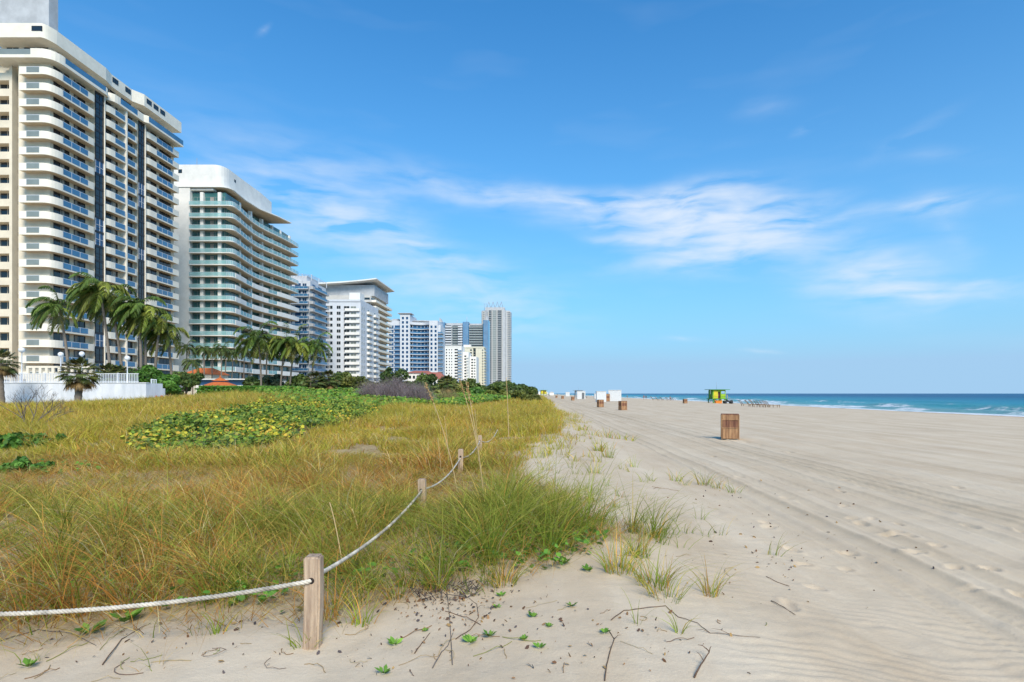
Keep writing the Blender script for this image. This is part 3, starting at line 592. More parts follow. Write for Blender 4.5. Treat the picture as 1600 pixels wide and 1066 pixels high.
# ================= curved balcony tower with aqua glass
def bl_aqua():
    B = Bld('apartment_tower', (-100, 180, 1.0), 'tower with teal windows, aqua glass railings and curving white balcony bands')
    Y0 = 158.6
    def ex(y, a=0):      # balcony edge east side
        return float(np.interp(y, [158, 163, 168, 173, 178, 183, 188, 193, 198, 204.5], [-84.9, -85.4, -86.3, -87.1, -87.5, -87.3, -86.7, -86.1, -85.8, -85.9])) + a
    ys = [Y0+45.9*k/18 for k in range(19)]
    w = MB(); w.prism([(-125, 160.4), (-88.0, 160.4), (-88.2, 168)]+[(ex(y, -3.4), y) for y in ys[5:]]+[(-125, 204.4)], .5, 58.6); B.mb('wall', w, GLT)
    w = MB(); w.box(-101.5, -97.3, 159.2, 161.39, .5, 59.6); w.box(-125, -101.5, 160, 161.39, .5, 59.6); B.mb('side_wall', w, WHITE)
    pm = MB(); pm.box(0, .9, 0, .9, 0, 58.0); pme = pm.mesh('pier', WHITE)
    for x, y in ((-94.7, 159.6), (-89.2-.6, 159.7), (-88.9, 168), (-89.6, 176), (-90.0, 184), (-90.0, 191), (-89.9, 197), (-89.6, 203.6)): B.put('pier', pme, (x, y, .5))
    sw = win(orient('S'), 2.0, 2.6, 2, glass=GLT, frame=GREYM); sw2 = win(orient('S'), 4.2, 2.6, 3, glass=GLT, frame=GREYM, cur=.3); sw3 = win(orient('S'), .7, 2.6, 1, glass=GLT, frame=GREYM)
    ew = win(orient('E'), 3.4, 2.6, 2, glass=GLT, frame=GREYM)
    plan = [(-97.2, Y0+2.7), (-97.2, Y0)]+rnd((-86.6, Y0), (-85.1, Y0), (ex(Y0+1.6), Y0+1.6), 5)+[(ex(y), y) for y in ys[1:]]
    closed = plan+[(ex(204.5, -3.3), 204.5)]+[(ex(y, -3.3), y) for y in ys[::-1][:13]]+[(-88.3, 168), (-88.3, 161.3)]
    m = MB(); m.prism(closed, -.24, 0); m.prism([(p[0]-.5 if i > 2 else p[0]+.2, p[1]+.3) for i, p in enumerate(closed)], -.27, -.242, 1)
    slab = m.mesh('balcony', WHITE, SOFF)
    def rail(kind):
        r = MB(); r.strip(plan[1:], .03, 1.05, .04, 0); r.strip(plan[1:], 1.05, 1.1, .08, 1)
        for i in range(0, len(plan)-1):
            a, b = Vector(plan[i]), Vector(plan[i+1]); r.box(a.x-.035, a.x+.035, a.y-.035, a.y+.035, 0, 1.05, 1)
        if kind:      # solid white lengths on the lower floors
            for i0, i1 in ((7, 9), (13, 17), (19, len(plan)-1)): r.strip([(p[0]+.12, p[1]) for p in plan[i0:i1+1]], -.3, 1.12, .1, 2)
        if kind == 2: r.strip([(p[0]+.12, p[1]) for p in plan[9:12]], -.3, 1.12, .1, 2)
        return r.mesh('railing', GLA, COOLW, WHITE)
    rr = [rail(0), rail(1), rail(2)]
    for k in range(16):
        z = 54.4-3.3*k+.2
        if k == 0: z = 54.6
        B.put('balcony', slab, (0, 0, z), ('railing', rr[0 if k < 6 else (1 if k % 2 else 2)]))
        if z > .6:
            B.put('window', sw, (-96.9, 160.38, z+.1)); B.put('window', sw2, (-93.6, 160.38, z+.1)); B.put('window', sw3, (-88.9, 160.37, z+.15))
            for y in (162.3, 170.5, 178.4, 186, 193, 198.6): 
                if B.cnt.get('side_window', 0) < CAP: B.put('side_window', ew, (-88.06 if y < 165 else ex(y+1.7, -3.38), y, z+.1))
    # roof terrace, thin canopy, curved penthouse
    m = MB(); m.prism([(-97.6, 158.2), (-86, 158.2)]+[(ex(y, .5), y) for y in ys]+[(-98, 208)], 58.6, 59.0)
    m = MB(); cp = [(-101, Y0+.4), (-88.8, Y0+.4)]+rnd((-88.8, Y0+.4), (-86.6, Y0+.4), (-86.3, Y0+3), 4)[1:]+[(-87.2, 170), (-87.0, 178), (-84.6, 186), (-83.4, 193), (-96, 193)]
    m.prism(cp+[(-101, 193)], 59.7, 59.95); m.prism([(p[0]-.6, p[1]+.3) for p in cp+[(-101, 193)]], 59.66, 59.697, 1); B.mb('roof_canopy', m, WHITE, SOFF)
    m = MB(); m.prism([(-104, Y0+1), (-91.2, Y0+1)]+rnd((-91.2, Y0+1), (-88.6, Y0+1), (-88.4, Y0+4.5), 6)[1:]+[(-88.6, 172), (-88.6, 182), (-89.3, 191), (-92, 193), (-104, 193)], 60.0, 66.2); B.mb('penthouse', m, WHITE)
    op = win(orient('S'), .9, .9, 1); B.put('penthouse_opening', op, (-100.7, Y0+1, 63.9)); op2 = win(orient('E'), .7, .6, 1)
    B.put('penthouse_opening', op2, (-88.45, 166, 63.8)); B.put('penthouse_opening', op2, (-88.8, 175, 63.3))
    m = MB(); m.tube([(-97, 162, 66.2), (-97, 162, 69)], .06, 6); B.mb('antenna', m, GREYM)
    m = MB()
    m.box(-101, -91, 159.6, 161.4, 59.0, 59.58, 0); B.mb('top_wall', m, WHITE)
    B.done()
bl_aqua()

# ================= generic facades for the farther buildings
def facade(B, T, base, z0, fh, n, cols):
    """cols: (kind, u, width, maker args) placed on every floor from z0 up"""
    for col in cols:
        kind, u, nm, me, child, dz = col
        for k in range(n):
            p = T(u, 0, 0); B.put(nm, me, (base[0]+p[0], base[1]+p[1], z0+fh*k+dz), ('railing', child) if child else None)
S_, E_ = orient('S'), orient('E')
def W_(T, u, w, h, nm=2, dz=.9, g=GLD, fr=WHITE, name='window', cur=0): return ('w', u, name, win(T, w, h, nm, fr, g, cur=cur), None, dz)
def B_(T, u, w, d, rh=1.05, rail='solid', gm=GLB, m=WHITE, dz=0, name='balcony', gap=.8):
    me, r = bal(T, w, d, rh, .22, m, rail, gm, gap=gap); return ('b', u, name, me, r, dz)

def bl_bluestripe():
    B = Bld('apartment_tower', (-97, 238, 1), 'narrow white tower with jutting balconies and deep blue paint behind the curved glass tower')
    w = MB(); w.box(-112, -91.9, 230, 247, .5, 47.5); w.box(-103, -94, 232, 244, 47.5, 50); B.mb('wall', w, COOLW)
    facade(B, S_, (-103, 230), 2.2, 3.0, 15, [('p', .2, 'blue_panel', (lambda: (lambda m: (obox(m, S_, 0, .9, .0, .12, 0, 2.6), m.mesh('blue_panel', BLUEP))[1])(MB()))(), None, 0),
        W_(S_, 1.5, 2.2, 2.2, 2, .1, GLN), W_(S_, 5.0, 2.2, 2.2, 2, .1, GLN, BLUEP), W_(S_, 8.0, 1.6, 2.2, 2, .1, GLN), B_(S_, 0, 10.6, 1.3, .95, 'glass', GLB, COOLW)])
    facade(B, E_, (-91.9, 230.2), 2.2, 3.0, 15, [W_(E_, 2, 3, 2.2, 2, .1, GLN, BLUEP), W_(E_, 8, 4, 2.2, 2, .1, GLN, BLUEP), B_(E_, -1.6, 17.6, 1.7, 1.0, 'split', GLB, GREYW, name='side_balcony', gap=2)])
    m = MB(); m.box(-103.2, -91.6, 228.2, 229.9, 1.9, 2.1); B.mb('entrance_canopy', m, BLUEP)
    # pergola on the roof
    m = MB()
    for k in range(9): m.box(-101+k*1.2, -100.85+k*1.2, 229, 246, 50.3-abs(k-4)*.15, 50.45-abs(k-4)*.15)
    for x in (-101, -95, -91.2):
        for y in (229.2, 237, 245.5): m.box(x, x+.2, y, y+.2, 47.5, 50.0)
    B.mb('roof_pergola', m, COOLW); B.done()
bl_bluestripe()

def bl_white():
    B = Bld('apartment_tower', (-92, 284, 1), 'plain white block with gridded windows standing before the upswept roof tower')
    w = MB(); w.box(-103.5, -84, 270, 300, .5, 45.6); w.box(-103.5, -84, 269.7, 300.2, 45.6, 46.6); B.mb('wall', w, COOLW)
    m = MB(); m.box(-86.5-3.5, -86.5+1.6, 272, 279, 46.6, 50.2); B.mb('roof_room', m, WHITE)
    ba = B_(S_, 12.2, 7.0, .9, 1.05, 'solid'); 
    facade(B, S_, (-103.5, 270), 4.6, 2.82, 14, [W_(S_, 2.6, 3.6, 1.5, 3, .9, cur=.4), W_(S_, 8.2, 1.8, 1.5, 2, .9), W_(S_, 11.6, 2.6, 2.0, 2, .2), ba, W_(S_, 14.8, 2.6, 1.9, 2, .2, GLG)])
    facade(B, E_, (-84, 270), 4.6, 2.82, 14, [W_(E_, 1.5, 1.2, 1.4, 1, .9, name='side_window'), W_(E_, 4.6, 1.2, 1.4, 1, .9, name='side_window'), B_(E_, 10, 7, 1.3, 1.05, 'solid', name='side_balcony'), W_(E_, 10.8, 3, 1.9, 2, .2, name='side_window'), B_(E_, 21, 7, 1.3, 1.05, 'solid', name='side_balcony'), W_(E_, 22, 3, 1.9, 2, .2, name='side_window')])
    B.done()
bl_white()

def bl_roofcurve():
    B = Bld('apartment_tower', (-100, 325, 1), 'tower crowned by a grey hall under an upswept pale roof')
    w = MB(); w.box(-130, -91, 310, 343, .5, 55.5); w.box(-129, -90.8+1.3, 312, 341, 55.5, 61.5, 1); B.mb('wall', w, BEIGE, GREYW)
    m = MB(); n = 14; top = []; bot = []
    for i in range(n+1):
        t = i/n; x = -131+44.0*t; z = 60.9+2.9*t**2.0
        for y in (307, 346): top.append((x, y, z+.9*(1-.4*t))); bot.append((x, y, z))
    vs = top+bot; o = len(top); f = []
    for i in range(n):
        a = 2*i; f += [(a, a+2, a+3, a+1), (o+a, o+a+1, o+a+3, o+a+2), (a, o+a, o+a+2, a+2), (a+1, a+3, o+a+3, o+a+1)]
    f += [(0, 1, o+1, o), (2*n, o+2*n, o+2*n+1, 2*n+1)]
    m.add(vs, f); B.mb('roof', m, WHITE)
    facade(B, S_, (-104, 310), 5.5, 3.3, 15, [B_(S_, 6, 8.2, 2.2, 1.0, 'solid', m=BEIGE), W_(S_, 7.5, 5, 2.4, 3, .1, GLD, DKF)])
    facade(B, E_, (-91, 310), 5.5, 3.3, 15, [B_(E_, -2, 34, 3.6, 1.0, 'solid', m=WARMW, name='side_balcony'), W_(E_, 1, 13, 2.4, 6, .1, GLD, DKF, name='side_window'), W_(E_, 17, 13, 2.4, 6, .1, GLD, DKF, name='side_window')])
    B.done()
bl_roofcurve()

def bl_bluewhite():
    B = Bld('apartment_tower', (-96, 450, 1), 'white and deep blue tower with a hollow curved front')
    # left wing, pier, concave middle, right pier, right balconies
    w = MB(); w.box(-116, -105.8, 440, 462, .5, 58); w.box(-105.8, -98.2, 437.5, 462, .5, 62.8); w.box(-98.2, -83.6, 444, 462, .5, 56.5); w.box(-83.6, -77, 438.5, 462, .5, 58.2); w.box(-77, -75.2, 441, 462, .5, 55); B.mb('wall', w, COOLW)
    m = MB(); m.box(-107.5, -97, 436.5, 448, 63.4, 63.9); m.box(-104, -100, 440, 446, 62.8, 63.4); m.box(-113, -108, 442, 455, 58, 60); B.mb('roof_slab', m, GREYW)
    m = MB(); m.lathe([(.1, 0), (8.2, 0), (8.2, .6), (9.4, .9), (9.2, 1.5), (.1, 1.8)], (-90.5, 452, 57.5), 28); m.lathe([(.1, -1), (7.0, -1), (7.0, 1), (.1, 1)], (-90.5, 452, 57), 24); B.mb('round_roof', m, GREYW)
    facade(B, S_, (-116, 440), 2.6, 3.28, 16, [W_(S_, 1.0, 3.6, 2.5, 2, .3, GLN, COOLW), W_(S_, 5.6, 4.2, 2.5, 3, .3, GLN, BLUEP), B_(S_, 5.2, 4.8, 1.0, 1.0, 'glass', GLS, COOLW)])
    facade(B, S_, (-105.8, 437.5), 2.6, 3.28, 18, [W_(S_, 1.4, 1.7, 2.0, 1, .6, GLN, name='pier_window'), W_(S_, 4.6, 1.7, 2.0, 1, .6, GLN, name='pier_window')])
    facade(B, S_, (-83.6, 438.5), 2.6, 3.28, 16, [W_(S_, 1.0, 1.6, 2.0, 1, .6, GLN, name='pier_window'), W_(S_, 4.2, 1.6, 2.0, 1, .6, GLN, name='pier_window')])
    # concave floors
    c = rnd((-98.1, 437.6), (-90.9, 446.6), (-83.7, 438.6), 10)
    m = MB(); m.prism(c+[(-83.7, 444), (-98.1, 444)], 0, .45); slab = m.mesh('curved_balcony', COOLW)
    c2 = [(p[0], p[1]+.1) for p in c]; r = MB(); r.strip(c2, .46, 1.4, .05); rm = r.mesh('railing', GLS)
    c3 = [(p[0], p[1]+1.3) for p in c if -97.2 < p[0] < -84.6]; g = MB(); g.strip(c3, .46, 3.2, .1, 1)
    for p in c3[::2]: g.box(p[0]-.18, p[0]+.18, p[1]-.15, p[1], .46, 3.2, 0)
    gm = g.mesh('curved_window', COOLW, GLN)
    for k in range(16): B.put('curved_balcony', slab, (0, 0, 2.4+3.28*k), ('railing', rm)); B.put('curved_window', gm, (0, 0, 2.4+3.28*k))
    m = MB(); m.prism(c+[(-83.7, 446), (-98.1, 446)], 55.2, 57.2); B.mb('crown', m, COOLW)
    facade(B, S_, (-77, 441), 2.6, 3.28, 15, [B_(S_, 0, 3.4, 2.2, 1.0, 'glass', GLS, COOLW, name='end_balcony')])
    facade(B, E_, (-75.2, 441), 2.6, 3.28, 15, [B_(E_, 0, 8, 1.5, 1.0, 'glass', GLS, COOLW, name='end_balcony'), W_(E_, 1, 6, 2.4, 3, .2, GLN, name='side_window')])
    B.done()
bl_bluewhite()

def bl_smallwhite():
    B = Bld('apartment_tower', (-88, 590, 1), 'stepped white block with rows of small square windows, in front of the twin blue towers')
    w = MB(); w.box(-98, -77.5, 580, 604, .5, 49.6); w.box(-98, -77.5, 579.7, 604.2, 49.6, 50.8); w.box(-77.5, -71.5, 590, 614, .5, 45); w.box(-71.5, -64.5, 600, 624, .5, 41); B.mb('wall', w, WHITE)
    facade(B, S_, (-98, 580), 3.0, 3.0, 15, [W_(S_, 1.6, 2.0, 1.4, 1), W_(S_, 4.6, 1.2, 1.4, 1), W_(S_, 7.6, .9, 1.3, 1), W_(S_, 10, .9, 1.3, 1), W_(S_, 13.4, 3.4, 1.5, 2), B_(S_, 16.6, 3.9, 1.2, 1.0, 'glass', GLS)])
    facade(B, S_, (-77.5, 590), 3.0, 3.0, 13, [W_(S_, 1.5, 2.0, 1.5, 1, name='side_window'), B_(S_, 4.1, 1.8, 1.2, name='side_balcony')])
    facade(B, S_, (-71.5, 600), 3.0, 3.0, 12, [W_(S_, 1.5, 2.0, 1.5, 1, name='side_window'), W_(S_, 4.6, 1.2, 1.4, 1, name='side_window')])
    facade(B, E_, (-77.5, 580), 3.0, 3.0, 15, [W_(E_, 2, 5, 1.7, 3, .6, GLS, name='end_window')])
    B.done()
    B = Bld('apartment_tower', (-70, 650, 1), 'pale cream slab block with a dark central slot, just right of the stepped white block')
    w = MB(); w.box(-90, -72.5, 640, 664, .5, 53.2); w.box(-72.5, -69.6, 642, 664, .5, 53); w.box(-69.6, -60.2, 640, 664, .5, 53.2); w.box(-90.4, -59.8, 639.6, 664.4, 53.2, 54.6); B.mb('wall', w, CREAM2)
    m = MB(); m.box(-84, -76, 645, 655, 54.6, 57.2); B.mb('roof_room', m, WHITE)
    facade(B, S_, (-90, 640), 2.6, 3.1, 16, [W_(S_, 14.0, 2.2, 1.6, 1, fr=CREAM2), ('w', 17.7, 'slot_window', win(S_, 2.6, 2.6, 1, DKF, GLD), None, .1), W_(S_, 27.5, 1.4, 1.4, 1, fr=CREAM2)])
    for o in [c for c in B.o.children if c.name.startswith('slot_window')]: o.location.y += 2.0
    facade(B, E_, (-60.2, 640), 2.6, 3.1, 16, [B_(E_, 1, 20, 1.0, 1.0, 'solid', m=CREAM2), W_(E_, 2, 18, 1.6, 7, .7, GLN, name='side_window')])
    B.done()
bl_smallwhite()

def bl_twinblue():
    B = Bld('apartment_tower', (-95, 735, 1), 'wide grey tower of banded balconies framed by tall sky blue glass shafts')
    w = MB(); w.box(-119, -64, 722, 745, .5, 89); B.mb('wall', w, GREYW)
    for x0, x1, zt, y in ((-124, -117.2, 92, 719), (-94.5, -87, 92.5, 718), (-68.5, -62, 94.5, 717)):
        m = MB(); m.box(x0, x1, y, 740, .5, zt)
        for k in range(1, 5): m.box(x0+(x1-x0)*k/5-.1, x0+(x1-x0)*k/5+.1, y-.2, y-.003, .5, zt, 1)
        B.mb('glass_shaft', m, GLS, COOLW)
    m = MB(); m.add([(-124, 719, 92), (-120.5, 719, 92), (-124, 719, 98), (-124, 735, 92), (-120.5, 735, 92), (-124, 735, 98)], [(0, 1, 2), (3, 5, 4), (0, 3, 4, 1), (1, 4, 5, 2), (2, 5, 3, 0)]); B.mb('roof_fin', m, GREYW); m = MB()
    m.add([(-62, 717, 94.5), (-67, 717, 94.5), (-63.5, 717, 100.5), (-62, 735, 94.5), (-67, 735, 94.5), (-63.5, 735, 100.5)], [(0, 2, 1), (3, 4, 5), (0, 1, 4, 3), (1, 2, 5, 4), (2, 0, 3, 5)]); B.mb('roof_fin', m, GREYW)
    m = MB(); m.box(-116, -95, 724, 742, 89, 91.5); m.box(-86, -70, 724, 742, 89, 91); m.tube([(-90.5, 728, 92), (-90.5, 728, 100)], .3, 6); m.tube([(-103, 728, 91), (-103, 728, 96)], .25, 6); B.mb('roof_room', m, GREYW)
    b1 = bal(S_, 7.6, 1.8, 1.2, .3, COOLW, 'solid')[0]; b2 = bal(S_, 11.5, .8, 1.1, .3, GREYW, 'glass', GLG); b3 = bal(S_, 5.6, 1.8, 1.2, .3, COOLW, 'solid')[0]; b4 = bal(S_, 17.5, 1.6, 1.2, .3, COOLW, 'glass', GLG)
    w1 = win(S_, 6.8, 2.2, 3, GREYM, GLD); w2 = win(S_, 10.6, 2.2, 5, GREYM, GLD); w3 = win(S_, 16, 2.2, 6, GREYM, GLD)
    for k in range(27):
        z = 86-3.15*k
        B.put('balcony', b1, (-116.8, 722, z)); B.put('balcony', b2[0], (-108.6, 722, z), ('railing', b2[1])); B.put('balcony', b3, (-100.6, 719.9, z)); B.put('balcony', b4[0], (-86.6, 722, z), ('railing', b4[1]))
        if k < 25: B.put('window', w1, (-116.4, 722, z+.1)); B.put('window', w2, (-108, 722, z+.1)); B.put('window', w3, (-86, 722, z+.1))
    B.done()
bl_twinblue()

def bl_tall():
    B = Bld('apartment_tower', (-73, 1020, 1), 'slim grey tower at the far end of the row, with a spiky crown')
    w = MB(); w.prism([(-99, 1003), (-87, 997), (-61, 997), (-49, 1003), (-48, 1030), (-99, 1030)], .5, 148); w.prism([(-92, 1000), (-58, 1000), (-58, 1024), (-92, 1024)], 148, 153.5); B.mb('wall', w, GREYW)
    for u in (-96.5, -86.5, -79.9, -71.2, -62.2, -55.5):
        m = MB(); y = 995.0 if -87 < u < -60 else 999.5; m.box(u-.45, u+.45, y+.6, y+4, .5, 150 if abs(u+72) < 14 else 145); B.mb('pier', m, BEIGE)
    ws = [win(S_, w_, 2.3, n_, GREYW, g, fr=.2) for w_, n_, g in ((4.4, 2, GLD), (6.2, 3, GLG), (6.6, 3, GLD), (4.4, 2, GLD))]
    bs = [bal(S_, 8.2, 3.2, .9, .3, BEIGE, 'solid')[0], bal(S_, 5.6, 3.2, .9, .3, BEIGE, 'solid')[0]]
    me_e = bal(E_, 24, 1.8, 1.1, .3, COOLW, 'solid')[0]
    for k in range(45):
        z = 145-3.2*k
        if z < 2: continue
        B.put('balcony', bs[0], (-95.4, 1003, z)); B.put('balcony', bs[1], (-54.4, 1003.5, z)); B.put('side_balcony', me_e, (-48.6, 1004, z))
        B.put('window', ws[0], (-85.4, 996.98, z+.2)); B.put('window', ws[1], (-78.9, 996.98, z+.2)); B.put('window', ws[2], (-70.1, 996.98, z+.2))
        B.put('corner_window', ws[3], (-60.9, 999.0, z+.2))
    m = MB()
    for u in (-94, -90.5): m.tube([(u, 1004, 148), (u, 1004, 161)], .3, 6)
    for c in (-86, -78.5, -71, -64):
        for s in (-1, 1): m.tube([(c+s*3.0, 1002, 153.5), (c+s*.4, 1003, 162.5)], .4, 6)
        m.tube([(c, 1003, 162), (c, 1003, 165)], .2, 5)
    B.mb('crown', m, GREYM)
    m = MB(); m.box(-98, -60, 985, 996, .5, 18); m.box(-92, -75, 984.8, 985, 9, 15, 1); B.mb('podium', m, COOLW, GLS)
    B.done()
bl_tall()
# ---------------------------------------------------------------- grass
GRASS = leaf_mat('grass_blade', .33, .6, .93, .08); LEAF = leaf_mat('leaf', .25, .5); PALMF = leaf_mat('palm_frond', .22, .45); TWIG = leaf_mat('dry_twig', 0, .9)
BARK = mat('bark', (.20, .16, .12), .9, .25, 6, .6, 25, stretch=(1, 1, 4)); PBARK = mat('palm_bark', (.24, .20, .16), .9, .2, 3, .6, 12, stretch=(1, 1, 8))
def blades(P, h, w, az, lean, bend, droop, S, col, tipcol, twist=None, rng=RNG):
    """numpy blades: P (n,3) roots; returns V, F, C"""
    n = len(P); t = np.linspace(0, 1, S+1)[None, :]
    d = np.stack([np.cos(az), np.sin(az)], -1)
    horiz = (lean[:, None]*t + bend[:, None]*t**2.2)*h[:, None]
    z = h[:, None]*(t - droop[:, None]*t**3)
    c = np.zeros((n, S+1, 3)); c[..., 0] = P[:, 0, None]+d[:, 0, None]*horiz; c[..., 1] = P[:, 1, None]+d[:, 1, None]*horiz; c[..., 2] = P[:, 2, None]+z
    tw = rng.uniform(0, PI, n) if twist is None else twist
    s = np.stack([np.cos(tw), np.sin(tw), np.zeros(n)], -1)
    wd = (w[:, None]*(1-.92*t**1.6))*.5
    A = c+s[:, None, :]*wd[..., None]; Bv = c-s[:, None, :]*wd[..., None]
    V = np.stack([A, Bv], 2).reshape(-1, 3)
    k = np.arange(S)*2; base = np.arange(n)[:, None]*(2*(S+1)); q = base+k[None, :]
    F = np.stack([q, q+1, q+3, q+2], -1).reshape(-1, 4)
    tt = t[..., None]**1.3
    C = col[:, None, :]*(1-tt)+tipcol[:, None, :]*tt; C = np.repeat(C, 2, 1).reshape(-1, 3)
    return V, F, C
GREEN = np.array([.20, .33, .035]); OLIVE = np.array([.35, .42, .050]); STRAW = np.array([.78, .58, .14]); RUST = np.array([.66, .33, .08]); PALE = np.array([.74, .62, .32]); YG = np.array([.64, .57, .055])
def pick(x, y, n, rng):
    """colour of tufts: broad patches of green, olive, straw and rusty dead grass"""
    g = .6*vnoise(x, y, 2.6, 200)+.4*vnoise(x, y, .8, 201); r = .6*vnoise(x, y, 1.7, 210)+.4*vnoise(x, y, .6, 211); far = sm((y-9)/8)
    gn = np.clip((g-.365)*7, 0, 1)
    near = sm((10.5-y)/3)*sm((x+1.9)/1.6); gn = np.clip(gn*.9+near*.75-.25*far, 0, 1)
    ru = np.clip((r-.50)*7, 0, 1)*(1-near)*(1-.75*far)
    base = OLIVE*(1-gn)[:, None]+GREEN*gn[:, None]
    st = rng.random(n)
    dry = np.clip(.48-.35*gn+.5*ru, 0, 1)
    isdry = (rng.random(n) < dry)[:, None]
    dcol = np.where((rng.random(n) < .35+.5*ru)[:, None], RUST, STRAW); dcol = np.where((rng.random(n) < .12)[:, None], PALE, dcol)
    ygf = np.clip((.05+.95*far)*(.3+.9*vnoise(x, y, 6, 230)), 0, .85)[:, None]; base = base*(1-ygf)+YG*ygf
    c = np.where(isdry, dcol, base)
    c = c*rng.uniform(.65, 1.35, n)[:, None]*(.8+.4*vnoise(x*1.0, y, .45, 270))[:, None]; c[:, 0] *= rng.uniform(.9, 1.12, n)
    tip = np.where(isdry, c*1.08, c*.45+STRAW*.62*rng.uniform(.6, 1.1, n)[:, None])
    return c, tip
def tufts(cx, cy, per, rad, hmean, wid, S, rng, hvar=.35, bendy=.55, wind=(-.03, -.10)):
    m = len(cx); n = m*per; i = np.repeat(np.arange(m), per)
    a = rng.uniform(0, 2*PI, n); r = rad*np.sqrt(rng.random(n))
    x = cx[i]+np.cos(a)*r; y = cy[i]+np.sin(a)*r
    P = np.stack([x, y, hgt0(x, y)-.03], -1)
    th = rng.uniform(.7, 1.25, m)*hmean if np.isscalar(hmean) else rng.uniform(.75, 1.2, m)*hmean
    h = th[i]*rng.uniform(1-hvar*1.4, 1+hvar, n)
    dx = np.cos(a)*.8+wind[0]*3+.35*sm((cx[i]+.9)/.8)*(cy[i] < 10)+rng.normal(0, .55, n); dy = np.sin(a)*.8+wind[1]*3+rng.normal(0, .5, n)
    az = np.arctan2(dy, dx)
    lean = np.abs(rng.normal(.12, .22, n)); bend = np.abs(rng.normal(bendy, .3, n)); droop = np.clip(bend*.42+rng.normal(0, .1, n), 0, .95)
    c, tip = pick(cx[i], cy[i], n, rng)
    V, F, C = blades(P, h, wid*rng.uniform(.6, 1.35, n), az, lean, bend, droop, S, c, tip, rng=rng)
    return V, F, C
def join(L_):
    V = []; F = []; C = []; o = 0
    for v, f, c in L_: V.append(v); F.append(f+o); C.append(c); o += len(v)
    return np.concatenate(V), np.concatenate(F), np.concatenate(C)
def visible(x, y, m=1.5): return (x > -(.945*y)-m) & (x < .5*y+2)
def scatter(n, x0, x1, y0, y1, rng): return rng.uniform(x0, x1, n), rng.uniform(y0, y1, n)
